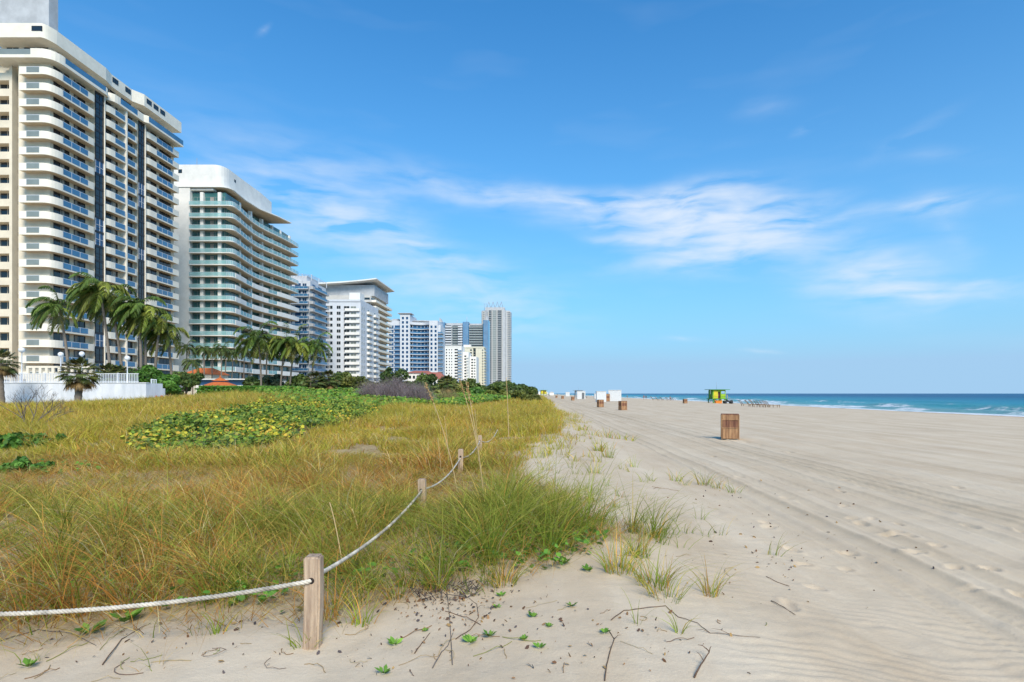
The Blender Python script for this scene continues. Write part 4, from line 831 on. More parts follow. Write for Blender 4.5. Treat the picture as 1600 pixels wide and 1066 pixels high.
# sea grape thicket: where the broad leaves grow, no tall grass
GRP = [(-10.6, 14.9), (-9.2, 13.6), (-7.9, 14.3), (-7.2, 17.5), (-8.0, 22), (-8.8, 28), (-10, 36), (-13, 40), (-18, 38), (-17, 32), (-14.6, 24), (-12.2, 18)]
def inpoly(x, y, poly):
    c = np.zeros(np.shape(x), bool); j = len(poly)-1
    for i in range(len(poly)):
        xi, yi = poly[i]; xj, yj = poly[j]
        k = ((yi > y) != (yj > y)) & (x < (xj-xi)*(y-yi)/(yj-yi+1e-9)+xi); c ^= k; j = i
    return c
def ropelow(x, y): return 1-.45*np.exp(-((x+1.35)/.6)**4)*(y > 4.6)*(y < 17)
def build_grass():
    rng = np.random.default_rng(21); out = []
    # nearest belt: long arching blades in clumps
    x, y = scatter(3900, -13, 3.2, 3.1, 13.5, rng)
    vd = veg_dist(x, y); gap = vnoise(x, y, 1.0, 240); vd = vd+1.3*fbm(x, y, .8, 260)
    ok = visible(x, y) & (vd > .05) & ((gap > .13) | ((x > -1.6) & (y < 6.6) & (gap > .15))) & (rng.random(len(x)) < np.clip(.35+vd*.8, 0, 1))
    ok &= (rng.random(len(x)) < np.where(y < 9, 1, .8)) & (np.hypot(x+1.5, y-3.8) > .45)
    x, y = x[ok], y[ok]
    tall = .34+.30*np.clip((vnoise(x, y, 1.9, 250)-.25)*1.8, 0, 1)+.16*sm((x+1.9)/1.2)*sm((9-y)/2)
    tall *= np.where(veg_dist(x, y) < .35, .8, 1)*np.where((x > -.2) & (y > 7.2), .62, 1)*ropelow(x, y)
    k = rng.random(len(x)) < .5
    tall *= 1-.30*sm((y-6.5)/2)*(x < -.9)-.2*((x < -5.5) & (y > 9))
    out.append(tufts(x[k], y[k], 30, .06, tall[k]*1.15, .0088, 6, rng, .35, .8)); out.append(tufts(x[~k], y[~k], 26, .16, tall[~k]*.85, .0072, 5, rng, .4, .65))
    # low thatch of dead blades between the clumps
    x, y = scatter(52000, -13, 2.5, 3.1, 14, rng); vd = veg_dist(x, y); gap = vnoise(x, y, 1.25, 240)
    ok = visible(x, y) & (vd > -.05) & (gap > .2+.15*rng.random(len(x))); x, y = x[ok], y[ok]; n = len(x)
    c = np.where((rng.random(n) < .5)[:, None], RUST, np.where((rng.random(n) < .6)[:, None], STRAW, PALE))*rng.uniform(.5, 1.1, n)[:, None]
    P = np.stack([x, y, hgt0(x, y)+rng.uniform(0, .05, n)], -1)
    out.append(blades(P, rng.uniform(.12, .34, n), np.full(n, .0055), rng.uniform(0, 2*PI, n), rng.uniform(.5, 1.6, n), rng.uniform(.2, .9, n), rng.uniform(.5, 1.0, n), 3, c, c, rng=rng))
    # middle distance
    x, y = scatter(17000, -30, 2.5, 11.5, 31, rng); vd = veg_dist(x, y)
    gap = vnoise(x, y, 1.3, 241)
    ok = visible(x, y) & (vd > .05) & (gap > .20) & ~inpoly(x+.9*(vnoise(x, y, 1.1, 303)-.5), y-.9+1.2*(vnoise(x, y, 1.2, 304)-.5), GRP) & (rng.random(len(x)) < np.clip(.4+vd, 0, 1)) & (rng.random(len(x)) < np.clip(1.6-y/24, .5, 1))
    x, y = x[ok], y[ok]; hh = ropelow(x, y)*(.22+.42*np.clip((vnoise(x, y, 2.0, 252)-.3)*1.8, 0, 1))
    hh = hh*(1-.35*((x < -5.5) & (y < 15)))
    out.append(tufts(x, y, 16, .13, hh, .017, 4, rng, .35, .6))
    # far dune
    x, y = scatter(24000, -62, 3.5, 29, 85, rng); vd = veg_dist(x, y)
    ok = visible(x, y, 3) & (vd > 0) & ~inpoly(x, y, GRP) & (y < np.where(x < -32, 54, 90)) & (rng.random(len(x)) < np.clip(1.5-y/60, .35, 1)) & ~((y > 66) & (x < -20))
    x, y = x[ok], y[ok]; hh = .30+.42*np.clip((vnoise(x, y, 3.5, 253)-.2)*1.4, 0, 1)
    out.append(tufts(x, y, 22, .42, hh, .028, 3, rng, .3, .5))
    x, y = scatter(14000, -60, 4, 80, 330, rng); ok = (veg_dist(x, y) > 0) & ((x > -20) | (y > 84)) & (x > -45); x, y = x[ok], y[ok]
    out.append(tufts(x, y, 9, 1.1, .7, .11, 2, rng, .3, .4))
    # thin fringe in front, at the foot of the near dune
    x, y = scatter(420, -6, 2.0, 3.3, 16, rng); vd = veg_dist(x, y); ok = (vd < .1) & (vd > -.75) & (y > 3.2) & (rng.random(len(x)) < .75-.9*np.abs(vd)) & (np.hypot(x+1.5, y-3.8) > .3); x, y = x[ok], y[ok]
    out.append(tufts(x, y, 9, .06, .26, .005, 4, rng, .45, .7))
    # thin scattering over the sandy shoulder beside the dune
    x, y = scatter(2600, -1, 4.5, 6.5, 60, rng); vd = veg_dist(x, y); ok = (vd < .05) & (vd > -2.6) & (rng.random(len(x)) < .55*np.exp(vd/.9)*(.35+1.3*(vnoise(x, y, 1.6, 280) > .5))) & visible(x, y); x, y = x[ok], y[ok]
    far = y > 14
    out.append(tufts(x[~far], y[~far], 11, .09, .30, .0075, 4, rng, .45, .6)); out.append(tufts(x[far], y[far], 12, .16, .36, .016, 3, rng, .4, .5))
    V, F, C = join(out)
    o = link('dune_grass', np_mesh('dune_grass', V, F, GRASS, C)); tag(o, 'dense green, straw and rust coloured grass covering the dune', 'grass', kind='stuff')
    return len(F)
print('grass faces', build_grass())

# separate tufts on the open sand: things one could count
def one_tuft(px, py, n, h, rad, lab, green=.5, spread=.6, w=.0055, seed=0):
    X, Y, Z = G(px, py); rng = np.random.default_rng(seed+int(px*7+py))
    a = rng.uniform(0, 2*PI, n); r = rad*np.sqrt(rng.random(n)); x = np.cos(a)*r; y = np.sin(a)*r
    P = np.stack([x, y, np.array([H(X+i, Y+j)-Z-.02 for i, j in zip(x, y)])], -1)
    az = np.arctan2(np.sin(a)+rng.normal(0, .6, n), np.cos(a)+rng.normal(0, .6, n))
    isg = rng.random(n) < green
    c = np.where(isg[:, None], GREEN*.5+OLIVE*.5, np.where((rng.random(n) < .5)[:, None], STRAW, RUST))*rng.uniform(.7, 1.3, n)[:, None]
    bend = np.abs(rng.normal(spread, .3, n))
    V, F, C = blades(P, h*rng.uniform(.45, 1.15, n), np.full(n, w)*rng.uniform(.6, 1.3, n), az, np.abs(rng.normal(.2*spread+.1, .2, n)), bend, np.clip(bend*.45, 0, .9), 5, c, c*.6+STRAW*.35, rng=rng)
    o = link('grass_tuft', np_mesh('grass_tuft', V, F, GRASS, C), None, (X, Y, Z)); tag(o, lab, 'grass tuft', 'grass tufts on the open sand'); return o
TUF = [(785, 912, 90, .34, .14, 'broad green grass tuft at the foot of the dune, right of the dead black twigs'),
 (968, 893, 110, .46, .15, 'reddish green tuft at the outer end of the near grass belt'), (1022, 915, 90, .42, .14, 'dense dark tuft left of the lone spiky tuft near the driftwood stem'),
 (1040, 935, 44, .36, .13, 'low sprawling tuft with blades arching over the sand'), (1110, 930, 34, .40, .06, 'lone spiky grass tuft farthest out on the near rippled sand'),
 (996, 868, 70, .42, .13, 'thin upright tuft with curling brown seed stems'), (995, 975, 6, .30, .02, 'two long bent blades beside the snaking bare runner'),
 (1062, 990, 9, .26, .03, 'small tuft of few blades on bare sand below the big tufts'), (930, 740, 36, .40, .14, 'grass tuft on the white sand beside the dune edge, mid distance'),
 (950, 715, 44, .50, .16, 'dark upright tuft on the sand ridge, left of the wheel tracks'), (935, 705, 30, .42, .15, 'shorter tuft touching the dark upright one'),
 (990, 730, 22, .35, .1, 'sparse pale tuft between the sand ridge and the wheel tracks'), (1018, 752, 12, .28, .08, 'very thin tuft of dead stalks on the slope'),
 (1056, 752, 26, .36, .12, 'tuft with rusty blades on the outer sand slope'), (1070, 758, 18, .34, .1, 'small tuft leaning beside the rusty one'),
 (1100, 758, 44, .42, .16, 'thick green tuft nearest the wheel tracks'), (1122, 763, 34, .36, .14, 'middle tuft of the little row beside the wheel tracks'), (1148, 771, 26, .30, .12, 'low outermost tuft of the row beside the wheel tracks'),
 (910, 672, 26, .45, .25, 'pale tuft on the far white sand just off the dune'), (925, 680, 26, .42, .3, 'wide dry tuft on the far sand, left of another alike'), (948, 684, 30, .45, .35, 'wide dry tuft with a green heart on the far sand'),
 (968, 686, 26, .4, .3, 'dry tuft near the far end of the loose row'), (984, 689, 20, .35, .3, 'last dry tuft of the far row toward the tracks'), (893, 655, 20, .4, .3, 'small dark tuft at the far dune corner'),
 (1215, 690-0, 0, 0, 0, ''), (905, 790, 30, .40, .12, 'upright tuft on the bright sand gap behind the near belt'), (880, 810, 40, .45, .14, 'bushy tuft at the back of the near belt'), (868, 762, 26, .38, .12, 'small tuft in the white hollow behind the near belt'),
 (930, 822, 28, .40, .12, 'tuft with long blades bowing toward the sea'), (855, 735, 22, .34, .15, 'tuft on the white sand hollow, below the dune nose'), (340, 990, 16, .26, .05, 'small bright tuft on the sand left of the front post'),
 (475, 1010, 30, .20, .10, 'short green blades sprouting around the foot of the front post'), (566, 975, 30, .32, .08, 'sprawling green tuft right of the front post'), (1236, 800, 7, .3, .02, ''), ]
for px, py, n, h, r, lab in TUF:
    if lab: one_tuft(px, py, n, h*1.08, r, lab, green=.62 if h > .3 else .75, w=.0075 if py > 780 else (.009 if py > 710 else .02))
# ---------------------------------------------------------------- broad leaves, shrubs, trees
def disc_leaves(P, size, nrm, C, k=6, cup=.25, elong=1.0, rng=RNG):
    """one k-gon leaf per point, folded a little"""
    n = len(P); nrm = nrm/np.linalg.norm(nrm, axis=1, keepdims=True)
    r = rng.normal(size=(n, 3)); u = np.cross(nrm, r); u /= np.linalg.norm(u, axis=1, keepdims=True); v = np.cross(nrm, u)
    a = np.linspace(0, 2*PI, k, endpoint=False)
    ca = np.cos(a)*elong; sa = np.sin(a)
    off = (u[:, None, :]*ca[None, :, None]+v[:, None, :]*sa[None, :, None])*size[:, None, None]*.5
    off += nrm[:, None, :]*(np.abs(sa)[None, :, None]*size[:, None, None]*cup*.5)
    V = (P[:, None, :]+off).reshape(-1, 3); base = np.arange(n)*k
    F = base[:, None]+np.arange(k)[None, :]
    return V, F, np.repeat(C, k, 0)
def lcol(cs, n, rng, jit=.25):
    c = np.array(cs)[rng.integers(0, len(cs), n)]; return c*rng.uniform(1-jit, 1+jit, n)[:, None]
def build_seagrape():
    rng = np.random.default_rng(33)
    x, y = scatter(30000, -34, -6, 11, 54, rng)
    ok = inpoly(x+1.4*(vnoise(x, y, 3, 300)-.5), y+3*(vnoise(x, y, 3, 301)-.5), GRP) & visible(x, y, 3); x, y = x[ok], y[ok]
    keep = rng.random(len(x)) < np.clip(1.5-y/60, .4, 1); x, y = x[keep], y[keep]
    top = .14+.62*vnoise(x, y, 1.3, 302)**1.4+.26*vnoise(x, y, .45, 303)
    i = np.repeat(np.arange(len(x)), 11); x = x[i]+rng.normal(0, .10, len(i)); y = y[i]+rng.normal(0, .1, len(i)); z = hgt0(x, y)+top[i]*rng.uniform(.25, 1.0, len(i))**.6
    n = len(x); nrm = rng.normal(0, .55, (n, 3)); nrm[:, 2] = np.abs(nrm[:, 2])+.55; nrm[:, 1] -= .35
    yel = (vnoise(x, y, 2.2, 305) > .52) & (rng.random(n) < .42)
    c = lcol([(.17, .29, .03), (.22, .33, .035), (.31, .38, .05), (.09, .17, .03), (.36, .39, .05), (.13, .21, .03)], n, rng)
    c = np.where(yel[:, None], lcol([(.68, .60, .05), (.58, .58, .06), (.70, .46, .06)], n, rng), c)
    V, F, C = disc_leaves(np.stack([x, y, z], -1), rng.uniform(.045, .10, n)*(1+y/90), nrm, c, 6, .2, 1.1, rng)
    o = link('sea_grape_thicket', np_mesh('sea_grape_thicket', V, F, LEAF, C)); tag(o, 'low thicket of round green and yellow leaves spreading over the dune', 'ground cover', kind='stuff')
    # bright green creeping strip further up the beach
    x, y = scatter(110000, -46, 2, 40, 150, rng); left = np.interp(y, [40, 60, 90, 150], [-18, -30, -44, -70]); right = np.interp(y, [40, 60, 90, 150], [-12, -7, -5, -6])
    ok = (x > left) & (x < right) & (vnoise(x, y, 7, 310) > .22); x, y = x[ok], y[ok]; n = len(x)
    z = hgt0(x, y)+.55*rng.random(n)+.75*vnoise(x, y, 5, 311)*sm((y-48)/20)
    nrm = rng.normal(0, .5, (n, 3)); nrm[:, 2] = np.abs(nrm[:, 2])+.6; nrm[:, 1] -= .3
    V, F, C = disc_leaves(np.stack([x, y, z], -1), rng.uniform(.14, .32, n)*(.5+y/110), nrm, lcol([(.13, .28, .03), (.18, .34, .03), (.09, .18, .025), (.30, .34, .05), (.13, .22, .03)], n, rng), 5, .2, 1.2, rng)
    o = link('green_ground_cover', np_mesh('green_ground_cover', V, F, LEAF, C)); tag(o, 'bright green creeping leaves in a strip between dune grass and trees', 'ground cover', kind='stuff')
    # creeping vine leaves at the foot of the near belt
    P = []; rng2 = random.Random(4)
    for cx, cy, r, m in ((860, 860, .35, 90), (830, 880, .3, 70), (910, 850, .25, 40), (800, 850, .3, 60), (745, 880, .3, 40), (405, 905, .5, 90), (430, 935, .35, 60), (330, 945, .3, 30), (560, 905, .3, 60), (250, 905, .4, 60), (700, 885, .35, 50), (120, 920, .5, 40), (60, 740, 1.2, 110), (30, 690, 1.6, 160)):
        X, Y, Z = G(cx, cy)
        for k in range(m):
            a = rng2.uniform(0, 6.28); q = r*math.sqrt(rng2.random()); x_, y_ = X+math.cos(a)*q*1.3, Y+math.sin(a)*q; P.append((x_, y_, H(x_, y_)+rng2.uniform(.02, .16)))
    P = np.array(P); n = len(P); nrm = rng.normal(0, .45, (n, 3)); nrm[:, 2] = np.abs(nrm[:, 2])+.6
    V, F, C = disc_leaves(P, rng.uniform(.026, .052, n)*(1+P[:, 1]/16), nrm, lcol([(.10, .24, .03), (.15, .32, .04), (.08, .18, .03)], n, rng), 6, .3, 1.25, rng)
    o = link('beach_vine', np_mesh('beach_vine', V, F, LEAF, C)); tag(o, 'small round green vine leaves creeping out at the foot of the grass', 'ground cover', kind='stuff')
build_seagrape()

SPR = [(1000, 0, 0, '')]
def sprout(px, py, size, lab, n=14, upright=.6, cols=((.16, .33, .04), (.24, .42, .06), (.11, .25, .03)), seed=0):
    X, Y, Z = G(px, py); rng = np.random.default_rng(seed+int(px)); a = rng.uniform(0, 6.28, n)
    t = rng.uniform(.4, 1, n); P = np.stack([np.cos(a)*size*t, np.sin(a)*size*t, size*upright*rng.uniform(.3, 1.3, n)], -1)
    nrm = np.stack([-np.cos(a)*.5, -np.sin(a)*.5, np.ones(n)], -1)+rng.normal(0, .25, (n, 3))
    nrm /= np.linalg.norm(nrm, axis=1, keepdims=True); rad = np.stack([np.cos(a), np.sin(a), np.full(n, .7)], -1); rad /= np.linalg.norm(rad, axis=1, keepdims=True)
    side = np.cross(rad, nrm); L_ = size*rng.uniform(.6, 1.1, n)[:, None]; W_l = L_*.24
    base = P*0.15; tip = base+rad*L_; mid = base+rad*L_*.6+nrm*L_*.06
    V = np.stack([base, mid+side*W_l, tip, mid-side*W_l], 1).reshape(-1, 3); F = np.arange(n*4).reshape(n, 4)
    C = np.repeat(lcol(cols, n, rng), 4, 0)
    o = link('beach_sprout', np_mesh('beach_sprout', V, F, LEAF, C), None, (X, Y, Z)); tag(o, lab, 'plant', 'small green plants sprouting on the sand')
for a in [(140, 992, .11, 'broad leaved sprout low on the sand at the far left'), (197, 972, .12, 'bright green sprout under the rope at its lowest sag'), (44, 1043, .07, 'small sprout in the bottom left corner of the sand'),
    (600, 1053, .06, 'spiky sprout at the very bottom, right of the front post'), (616, 1008, .06, 'round bushy seedling low on the sand between post and twigs'), (664, 987, .035, 'tiny green shoot right beside a dead brown stick'),
    (735, 1005, .07, 'pale green sprout at the lower end of a bare dry stem'), (765, 995, .065, 'open leggy sprout with round leaves, lowest of its kind'), (777, 950, .045, 'small shoot below the dead black twigs, right side'),
    (783, 932, .05, 'yellowish shoot right above another one by the black twigs'), (833, 965, .055, 'star shaped seedling on clean sand below the vine'), (893, 948, .055, 'fresh bright sprout alone on the sand slope'), 
    (818, 1000, .04, 'seedling at lower right of the star shaped one'), (843, 1013, .05, 'seedling with brown base near the bottom of the sand slope'), (858, 980, .035, 'round cushion seedling in the middle of the sand slope'),
    (945, 990, .05, 'green tip on the upper end of the snaking bare runner'), (918, 893, .08, 'leafy vine tip lying on the sand below the grass belt'), (880, 882, .09, 'glossy leaf rosette where vine meets the white sand'), (812, 870, .08, 'leafy rosette in the gap of the grass belt'), (658, 915, .03, 'tiny shoot left of the dead black twigs')]:
    sprout(a[0], a[1], a[2], a[3])

# bare runners and sticks lying on the sand
TWM = mat('dead_wood', (.17, .10, .06), .9, .3, 12); TWG = mat('grey_dead_wood', (.20, .17, .15), .9, .3, 12)
def stick(pts, rad, lab, cat='twig', m=TWM, side=None, lift=.006, name='dead_twig'):
    W3 = []
    for i, p in enumerate(pts):
        X, Y, Z = G(p[0], p[1]); W3.append(Vector((X, Y, Z+lift+(p[2] if len(p) > 2 else 0))))
    c = Vector(W3[0]); q = [p-c for p in W3]
    # smooth
    s = []
    for i in range(len(q)-1):
        for t in (0, .33, .66): s.append(q[i].lerp(q[i+1], t)+Vector((0, 0, .004*math.sin(i*3+t*5))))
    s.append(q[-1]); n = len(s)
    mb = MB(); mb.tube(s, [rad*(1-.6*i/n) for i in range(n)], 5)
    for k in (side or []): 
        a = s[int(k[0]*(n-1))]; mb.tube([a, a+Vector(k[1])*.5+Vector((0, 0, .01)), a+Vector(k[1])], [rad*.6, rad*.45, rad*.25], 4)
    o = mb.build(name, m, None, c); tag(o, lab, cat, 'dead stems lying on the sand'); return o
stick([(945, 1065), (948, 1040), (953, 1020), (960, 1000), (952, 987), (946, 985)], .0042, 'snaking bare brown runner coming in from the bottom edge', side=[(.6, (.05, .02, .02))])
stick([(955, 970), (975, 955), (1000, 952), (1040, 948), (1060, 965), (1090, 975), (1110, 990), (1140, 993), (1188, 997)], .0036, 'long brown runner reaching from the outer tufts across the sand', side=[(.9, (-.12, .03, .03)), (.75, (-.1, .02, .02))])
stick([(1085, 1060, 0), (1095, 1045, .02), (1108, 1030, .04), (1103, 1026, .05)], .006, 'short dark root stub with frayed end near the bottom', side=[(.5, (-.04, .02, .05)), (.9, (-.06, 0, .03)), (.7, (.02, .02, .03))])
stick([(707, 1040), (705, 1005), (703, 970), (700, 940), (697, 905)], .0035, 'straight thin grey stem standing below the black twigs', m=TWG)
stick([(676, 1045), (690, 1020), (700, 1010), (708, 990)], .004, 'curved thin stem left of the straight grey one', m=TWG)
stick([(712, 1000), (735, 985), (748, 965), (745, 945), (732, 935)], .0032, 'bent bare stem with forks right of the straight grey one', side=[(.4, (.06, .03, .03)), (.7, (.05, -.02, .03))])
stick([(648, 1022), (660, 1005), (672, 990)], .004, 'short reddish stick near the tiny green shoot')
stick([(160, 1040), (190, 1000), (215, 985), (235, 975)], .004, 'thin looping stem on the sand under the rope')
stick([(0, 1003), (60, 985), (110, 990), (150, 1010)], .004, 'long thin straw colored stem at the left edge of the sand', m=TWG)
stick([(1205, 940), (1225, 950), (1243, 962)], .004, 'small green brown twig alone on the rippled sand')
# litter: dead leaves and black twigs
def build_litter():
    rng = np.random.default_rng(5); P = []; 
    def add(cx, cy, sx, sy, n):
        k = 0
        while k < n:
            px = rng.normal(cx, sx); py = rng.normal(cy, sy)
            if py > 1064 or py < 700: continue
            X, Y, Z = G(px, py)
            if veg_dist(X, Y) > .25: continue
            P.append((X, Y, Z+.008)); k += 1
    add(690, 930, 40, 20, 170); add(730, 930, 34, 18, 60); add(780, 960, 60, 30, 60); add(640, 985, 60, 35, 50); add(1220, 830, 70, 40, 60); add(1130, 870, 60, 50, 26); add(1230, 900, 25, 25, 14); add(250, 990, 130, 30, 70); add(560, 1010, 60, 30, 30)
    add(1350, 890, 60, 25, 16); add(1000, 1000, 90, 35, 40); add(870, 1000, 60, 35, 40); add(1130, 780, 50, 20, 22)
    P = np.array(P); n = len(P); nrm = rng.normal(0, .6, (n, 3)); nrm[:, 2] = np.abs(nrm[:, 2])+.3
    V, F, C = disc_leaves(P, rng.uniform(.4, 1.0, n)**2*.021*(.7+P[:, 1]/9), nrm, lcol([(.12, .07, .05), (.20, .10, .05), (.30, .17, .08), (.10, .08, .08), (.40, .25, .10)], n, rng), 5, .5, 1.9, rng)
    o = link('dead_leaf_litter', np_mesh('dead_leaf_litter', V, F, TWIG, C)); tag(o, 'curled brown and black dead leaves scattered over the sand', 'dead leaves', kind='stuff')
    mb = MB(); r = random.Random(3); X, Y, Z = G(690, 925)
    for k in range(90):
        a = r.uniform(0, 6.28); q = .30*math.sqrt(r.random()); p = Vector((math.cos(a)*q*1.1, math.sin(a)*q*.8, 0)); p.z = H(X+p.x, Y+p.y)-Z+.01
        d = Vector((r.gauss(0, .06), r.gauss(0, .05), r.uniform(.01, .09))); mb.tube([p, p+d*.6+Vector((.006, 0, 0)), p+d], [.0035, .0028, .0012], 4, cap=False)
    o = mb.build('dead_twig_mat', mat('blackened_twig', (.075, .06, .06), .9, .3, 20), None, (X, Y, Z)); tag(o, 'tangle of blackened dead twigs on sand below the grass', 'dead twigs', kind='stuff')
build_litter()
def build_stems():
    r = random.Random(31); mb = MB(); C = []
    for k in range(0, 190, 3):
        if k < 120: px, py = r.uniform(0, 800), r.uniform(945, 1062)
        elif k < 160: px, py = r.uniform(830, 1200), r.uniform(900, 1062)
        else: px, py = r.uniform(860, 1160), r.uniform(740, 900)
        X, Y, Z = G(px, py)
        if veg_dist(X, Y) > .1: continue
        a = r.uniform(0, 6.28); L_ = r.uniform(.06, .30)*(1+Y/14); cur = r.gauss(0, 1.5); n = 7; p = Vector((X, Y, 0)); pts = []
        for i in range(n+1):
            pts.append(Vector((p.x, p.y, H(p.x, p.y)+.004+.02*r.random()*(i in (2, 3, 4))))); p = p+Vector((math.cos(a), math.sin(a), 0))*L_/n; a += cur/n+r.gauss(0, .15)
        n0 = len(mb.v); mb.tube(pts, [r.uniform(.0012, .0022)*(1+Y/16)]*(n+1), 4, cap=False)
        c = r.choice(((.42, .28, .13), (.30, .17, .08), (.50, .38, .20), (.20, .12, .08), (.30, .30, .08))); C += [c]*(len(mb.v)-n0)
    me = mb.mesh('dry_stems', TWIG); a = me.color_attributes.new('Col', 'FLOAT_COLOR', 'POINT'); c = np.ones((len(me.vertices), 4), np.float32); c[:, :3] = np.array(C); a.data.foreach_set('color', c.ravel())
    tag(link('dry_stems', me), 'thin curled dry grass stems strewn over the near sand', 'dry stems', kind='stuff')
build_stems()

# sea oats: tall stalks with drooping seed heads, and thin bare stalks in the grass
OAT = leaf_mat('seed_stalk', .1, .7)
def sea_oat(px, py, topx, topy, lab, head=1, rad=.006, dY=0):
    X, Y, Z = G(px, py); Yt = Y+dY; tx = (topx-840)/FOC*Yt-X; tz = EYE-(topy-615)/FOC*Yt-Z
    o = empty('sea_oat', (X, Y, Z), lab, 'sea oat', 'tall dry stalks rising over the dune grass'); mb = MB(); n = 12
    pts = [Vector((tx*(t**1.35), dY*t, tz*(1-(1-t)**1.08))) for t in [k/n for k in range(n+1)]]
    rad *= 1.5; mb.tube(pts, [rad*(1-.45*k/n) for k in range(n+1)], 5); C = np.tile([.62, .45, .22], (len(mb.v), 1)); me = np_mesh_mb('stalk', mb, OAT, C); link('stalk', me, o)
    if head:
        rng = np.random.default_rng(int(px)); m = 110; t = rng.uniform(.80, 1.0, m)
        idx = (t*n).astype(int).clip(0, n-1); fr = t*n-idx; P = np.array([list(pts[i].lerp(pts[i+1], f)) for i, f in zip(idx, fr)])
        P += rng.normal(0, .013, P.shape); P[:, 2] -= rng.uniform(0, .05, m); P[:, 0] -= rng.uniform(0, .05, m)*np.sign(-tx or 1)*-1*.3
        nrm = rng.normal(0, 1, (m, 3)); V, F, C = disc_leaves(P, rng.uniform(.010, .020, m), nrm, lcol([(.46, .29, .11), (.38, .22, .08), (.52, .36, .16)], m, rng), 5, .3, 1.8, rng)
        link('seed_head', np_mesh('seed_head', V, F, OAT, C), o)
def np_mesh_mb(name, mb, m, C):
    me = mb.mesh(name, m); a = me.color_attributes.new('Col', 'FLOAT_COLOR', 'POINT'); c = np.ones((len(me.vertices), 4), np.float32); c[:, :3] = C; a.data.foreach_set('color', c.ravel()); return me
sea_oat(714, 772, 664, 598, 'leftmost tall stalk with a golden drooping seed head'); sea_oat(752, 745, 717, 590, 'tall stalk with the thickest golden seed head beside the far posts'); sea_oat(757, 800, 728, 596, 'tall straw stalk close behind the thickest seed head')
sea_oat(748, 735, 742, 640, 'short upright stalk beside the last rope post', 0); sea_oat(536, 900, 515, 785, 'thin bare grey stalk rising above the grass behind the front post', 0, .005); sea_oat(562, 845, 550, 795, 'short thin bare stalk right of the longer grey one', 0, .005)
sea_oat(795, 690, 791, 590, 'single thin dark stalk standing far out on the dune', 0, .012); sea_oat(689, 740, 684, 685, 'short dry stalk between the two middle posts', 0, .006)
sea_oat(702, 730, 694, 650, 'thin dry stalk just left of the third post', 0, .006)

